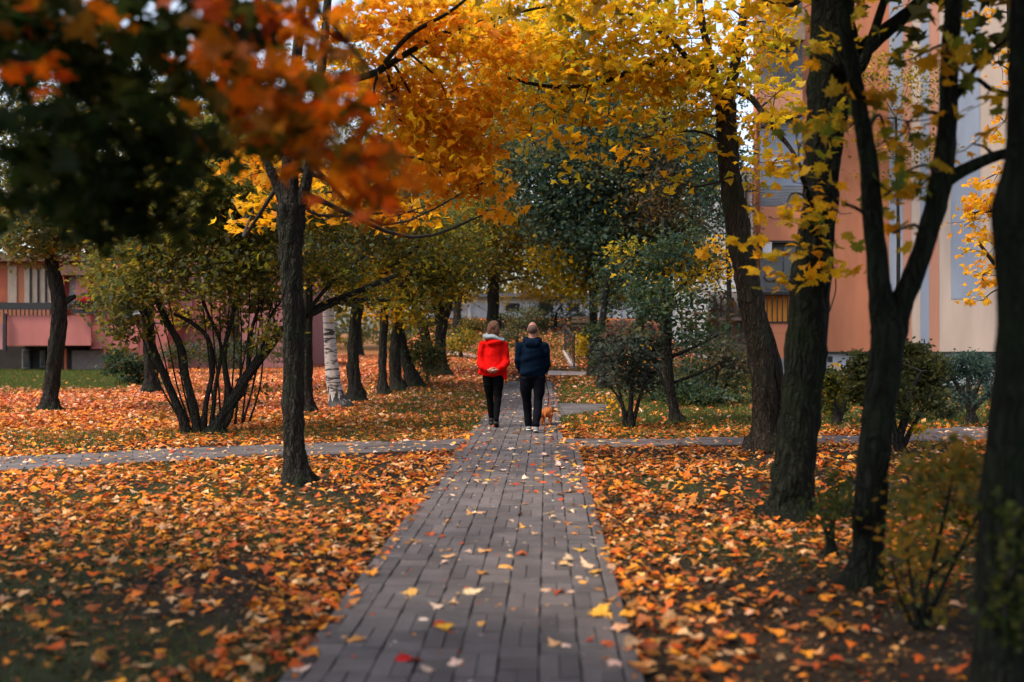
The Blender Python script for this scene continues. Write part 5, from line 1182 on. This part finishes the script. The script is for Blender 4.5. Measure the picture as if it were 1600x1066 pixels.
# --- the woman: red coat, hands clasped behind her
wp = G(771, 669); wp.z = .024
wo = thing('person', wp, 'woman with bobbed brown hair in a red coat, hands clasped behind her back', 'person', 'couple walking away'); wo.rotation_euler = (0, 0, -SL)
legsW = [[(-.085, 0, .90, .105, .11), (-.085, .02, .70, .088, .092), (-.065, .10, .48, .064, .07), (-.055, .12, .30, .057, .062), (-.042, .13, .11, .042, .046)],
         [(.085, 0, .90, .105, .11), (.085, -.01, .70, .088, .092), (.075, -.02, .48, .064, .07), (.065, -.10, .30, .057, .062), (.055, -.19, .12, .042, .046)]]
armsW = [[(-.165, .0, 1.40, .058), (-.205, -.02, 1.22, .053), (-.215, -.06, 1.06, .049), (-.16, -.15, .985, .044), (-.08, -.18, .955, .038)],
         [(.165, .0, 1.40, .058), (.20, -.02, 1.24, .053), (.222, -.06, 1.08, .049), (.165, -.15, .99, .045), (.08, -.195, .965, .04)]]
torsoW = [(0, 0, .86, .165, .12), (0, 0, 1.0, .15, .105), (0, 0, 1.12, .135, .10), (0, .01, 1.28, .165, .105), (0, 0, 1.40, .17, .095), (0, 0, 1.46, .10, .075)]
bodyW = legsW + [torsoW, [(0, 0, 1.44, .055), (0, .015, 1.56, .052)]]
sh = lambda tubes, r: [[(p[0], p[1], p[2], p[3] - r, (p[4] if len(p) > 4 else p[3]) - r) for p in t] for t in tubes]
hd = lambda z, y: [((0, y, z), (.077, .097, .118)), ((0, y + .045, z - .06), (.055, .05, .055)), ((0, y + .103, z - .012), (.013, .018, .022)),
                   ((-.078, y - .005, z - .01), (.010, .022, .032)), ((.078, y - .005, z - .01), (.010, .022, .032)), ((0, y + .09, z - .058), (.024, .012, .008))]
wear('body', wo, M['skin'], sh(legsW, .012) + [sh([torsoW], .015)[0], bodyW[3]] + sh(armsW, .012) + hand(1, (.085, -.215, .962), (-1, -.05, -.22), (0, .8, .3), .25) + hand(-1, (-.085, -.195, .955), (1, -.05, -.18), (0, .8, .3), .3, -1), hd(1.645, .02), .0075, 3)
wear('leggings', wo, M['black_cloth'], legsW + [[(0, 0, .86, .168, .125), (0, 0, .99, .155, .11)]], (), .010, 3, drape(3, .004, .1, .85))
hemW = [(0, -.01, .87, .215, .155), (0, -.01, .93, .212, .15), (0, -.01, 1.03, .195, .14), (0, -.005, 1.16, .178, .125), (0, 0, 1.30, .185, .12), (0, 0, 1.395, .172, .105), (0, 0, 1.45, .125, .09), (0, 0, 1.48, .085, .07)]
slW = [[(p[0], p[1], p[2], p[3] + .018) for p in t] for t in armsW]
slW[0][-1] = (-.09, -.175, .958, .052); slW[1][-1] = (.09, -.19, .968, .055)
wear('coat', wo, M['red_coat'], [hemW] + slW + [[(.15, -.06, .98, .06, .05), (.19, -.07, .87, .05, .045), (.215, -.08, .80, .025, .03)], [(-.17, -.04, .98, .05, .05), (-.225, -.05, .89, .035, .04)]], [], .011, 3, drape(11, .017, .8, 1.42))
wear('coat_hood', wo, M['red_coat'], [], [((.03, -.10, 1.415), (.135, .06, .05), Matrix.Rotation(R(-8), 4, 'Y')), ((0, -.04, 1.46), (.13, .09, .035))], .010, 3, drape(5, .006, 1.3, 1.6))
collar = [(.155 * math.cos(a) + .01, .085 * math.sin(a) - .035, 1.485 - .03 * math.cos(a) + .012 * math.sin(3 * a), .042, .034) for a in [2 * math.pi * k / 22 for k in range(23)]]
wear('hood_lining', wo, M['grey_knit'], [collar, [(x * .75, y * .75 - .005, z + .032, .030, .026) for x, y, z, _, _ in collar]], [], .009, 2, drape(9, .008, 1.3, 1.7))
wear('hair', wo, M['hair_brown'], [], [((0, .0, 1.672), (.098, .112, .108)), ((-.05, -.025, 1.61), (.06, .085, .115)), ((.05, -.025, 1.61), (.06, .085, .115)), ((0, -.055, 1.585), (.085, .05, .085))], .008, 2, drape(21, .005, 1.4, 1.9))
for s_ in (-.03, .03):
    wear('eye', wo, M['dogdark'], [], [((s_, .114, 1.655), (.011, .006, .006))], .003, 0)
def boot(root, x, y, m, sole=None, pitch=0, toe=.0):
    rot = Matrix.Translation((x, y, .02)) @ Matrix.Rotation(pitch, 4, 'X')
    q = lambda a: tuple(rot @ Vector(a))
    tb = [[(*q((0, -.03, .10)), .05), (*q((0, -.035, .05)), .047)], [(*q((0, -.07, .03)), .040, .032), (*q((0, .02, .035)), .045, .032), (*q((.0, .12, .022)), .045, .024), (*q((0, .16, .018)), .036, .02)]]
    o = wear('shoe', root, m, tb, (), .008, 2)
    if sole:
        k = wear('sole', o, sole, [[(*q((0, -.085, .0)), .040, .014), (*q((0, .03, .0)), .047, .014), (*q((0, .13, .0)), .047, .014), (*q((0, .172, .004)), .036, .012)]], (), .007, 1)
boot(wo, -.042, .16, M['shoe_black'], None, R(6)); boot(wo, .055, -.16, M['shoe_black'], None, R(-20))

# --- the man: navy hooded top, arms bent in front
mp = G(832, 677); mp.z = .024
mo = thing('person', mp, 'balding man in a navy hooded top, dark trousers and grey trainers', 'person', 'couple walking away'); mo.rotation_euler = (0, 0, -SL)
legsM = [[(-.10, 0, .88, .115, .12), (-.105, .04, .68, .098, .10), (-.088, .12, .48, .074, .08), (-.078, .15, .30, .070, .078), (-.06, .16, .08, .062, .070)],
         [(.10, 0, .88, .115, .12), (.11, 0, .68, .098, .10), (.09, -.02, .48, .074, .08), (.075, -.11, .30, .070, .078), (.055, -.20, .11, .062, .070)]]
torsoM = [(0, .0, .86, .17, .13), (0, 0, 1.0, .165, .12), (0, 0, 1.15, .175, .125), (0, .0, 1.30, .19, .125), (0, 0, 1.39, .18, .10), (0, 0, 1.455, .11, .08)]
armsM = [[(-.175, 0, 1.39, .064), (-.208, .0, 1.22, .056), (-.212, .05, 1.06, .052), (-.185, .16, .98, .046), (-.11, .24, .98, .040)],
         [(.175, 0, 1.39, .064), (.208, .0, 1.22, .056), (.212, .05, 1.06, .052), (.185, .16, .98, .046), (.11, .24, .98, .040)]]
wear('body', mo, M['skin'], sh(legsM, .016) + sh([torsoM], .02) + sh(armsM, .012) + [[(0, -.005, 1.42, .066), (0, .01, 1.55, .064)]] + hand(1, (.11, .245, .98), (-.8, .5, 0), (0, 0, -1), .4) + hand(-1, (-.11, .245, .98), (.8, .5, 0), (0, 0, -1), .4, -1), hd(1.628, .02), .0075, 3)
wear('trousers', mo, M['navy_cloth'], legsM + [[(0, 0, .86, .175, .135), (0, 0, .98, .17, .125)]], (), .011, 3, drape(31, .009, .05, .85))
jkM = [(0, 0, .89, .19, .15), (0, 0, .93, .197, .155), (0, 0, 1.03, .20, .155), (0, 0, 1.16, .20, .15), (0, 0, 1.30, .205, .145), (0, 0, 1.385, .19, .12), (0, 0, 1.445, .145, .10), (0, 0, 1.475, .10, .08)]
wear('hoodie', mo, M['navy'], [jkM] + [[(p[0], p[1], p[2], p[3] + .02) for p in t] for t in armsM], [((0, -.11, 1.20), (.14, .05, .16))], .011, 3, drape(37, .014, .8, 1.42))
wear('hood', mo, M['navy'], [[(.125 * math.cos(a), .085 * math.sin(a) - .02, 1.46 + .018 * math.sin(a), .035, .04) for a in [2 * math.pi * k / 22 for k in range(23)]]], [((0, -.125, 1.40), (.125, .055, .07)), ((0, -.115, 1.335), (.05, .045, .05))], .010, 3, drape(41, .006, 1.2, 1.6))
wear('hair', mo, M['hair_short'], [], [((0, -.028, 1.63), (.078, .080, .076)), ((-.05, .0, 1.615), (.032, .06, .045)), ((.05, .0, 1.615), (.032, .06, .045))], .007, 2)
for s_ in (-.03, .03):
    wear('eye', mo, M['dogdark'], [], [((s_, .114, 1.638), (.011, .006, .006))], .003, 0)
boot(mo, -.06, .18, M['shoe_grey'], M['sole']); boot(mo, .055, -.18, M['shoe_grey'], M['sole'], R(-14))

# --- the lead from the man's hand to the dog
dp = G(854, 666); dp.z = .026
do = thing('dog', dp, 'small ginger dog trotting at the heels of the man', 'dog'); do.rotation_euler = (0, 0, -.12); do.scale = (1.22, 1.1, 1.0)
tb = [[(0, -.13, .205, .070, .075), (0, -.06, .215, .078, .080), (0, .04, .205, .076, .082), (0, .14, .205, .078, .088), (.01, .20, .225, .055, .06)],
      [(.01, .18, .215, .050), (.02, .25, .225, .045)], [(.03, .27, .225, .048), (.07, .31, .21, .03), (.10, .335, .203, .024)],
      [(0, -.17, .225, .022), (-.005, -.205, .185, .016), (-.005, -.21, .14, .010)]]
for s_ in (-1, 1):
    tb += [[(s_ * .045, -.115, .19, .050, .058), (s_ * .058, -.085, .125, .034), (s_ * .056, -.145, .075, .019), (s_ * .055, -.135, .03, .016)], [(s_ * .055, -.14, .012, .018, .012), (s_ * .055, -.10, .010, .018, .011)],
           [(s_ * .045, .13, .17, .038), (s_ * .048, .125, .10, .022), (s_ * .048, .13, .03, .016)], [(s_ * .048, .12, .011, .017, .012), (s_ * .048, .16, .010, .017, .011)]]
wear('body', do, M['dogfur'], tb, [((.03, .27, .23), (.05, .05, .048)), ((0, -.15, .215), (.06, .045, .058))], .0065, 2, drape(51, .004, .0, .4))
C_ = do.location + Vector((.02, .22 * 1.1, .26))
A_ = mo.location + Vector((.19, .17, .93))
pp = bez([tuple(A_), tuple(A_.lerp(C_, .5) + Vector((.05, -.02, -.07))), tuple(C_)], 8)
mb = MB(); mb.tube(pp, [.007] * len(pp), M['dogdark'], 6); tag(mb.build('dog_lead', None, True, origin=A_), 'thin dark lead hanging between the man and the ginger dog', 'dog lead')
wear('ear', do, M['dogfur'], [[(-.005, .265, .265, .018, .008), (-.015, .255, .295, .007, .004)]], (), .004, 1)
wear('ear', do, M['dogdark'], [[(.062, .25, .265, .020, .009), (.085, .24, .275, .010, .006), (.095, .235, .258, .006, .004)]], (), .004, 1)
wear('nose', do, M['dogdark'], [], [((.108, .342, .207), (.013, .013, .011))], .003, 0)
for x_, y_ in ((.058, .313), (.085, .285)): wear('eye', do, M['dogdark'], [], [((x_, y_, .240), (.006, .006, .006))], .002, 0)
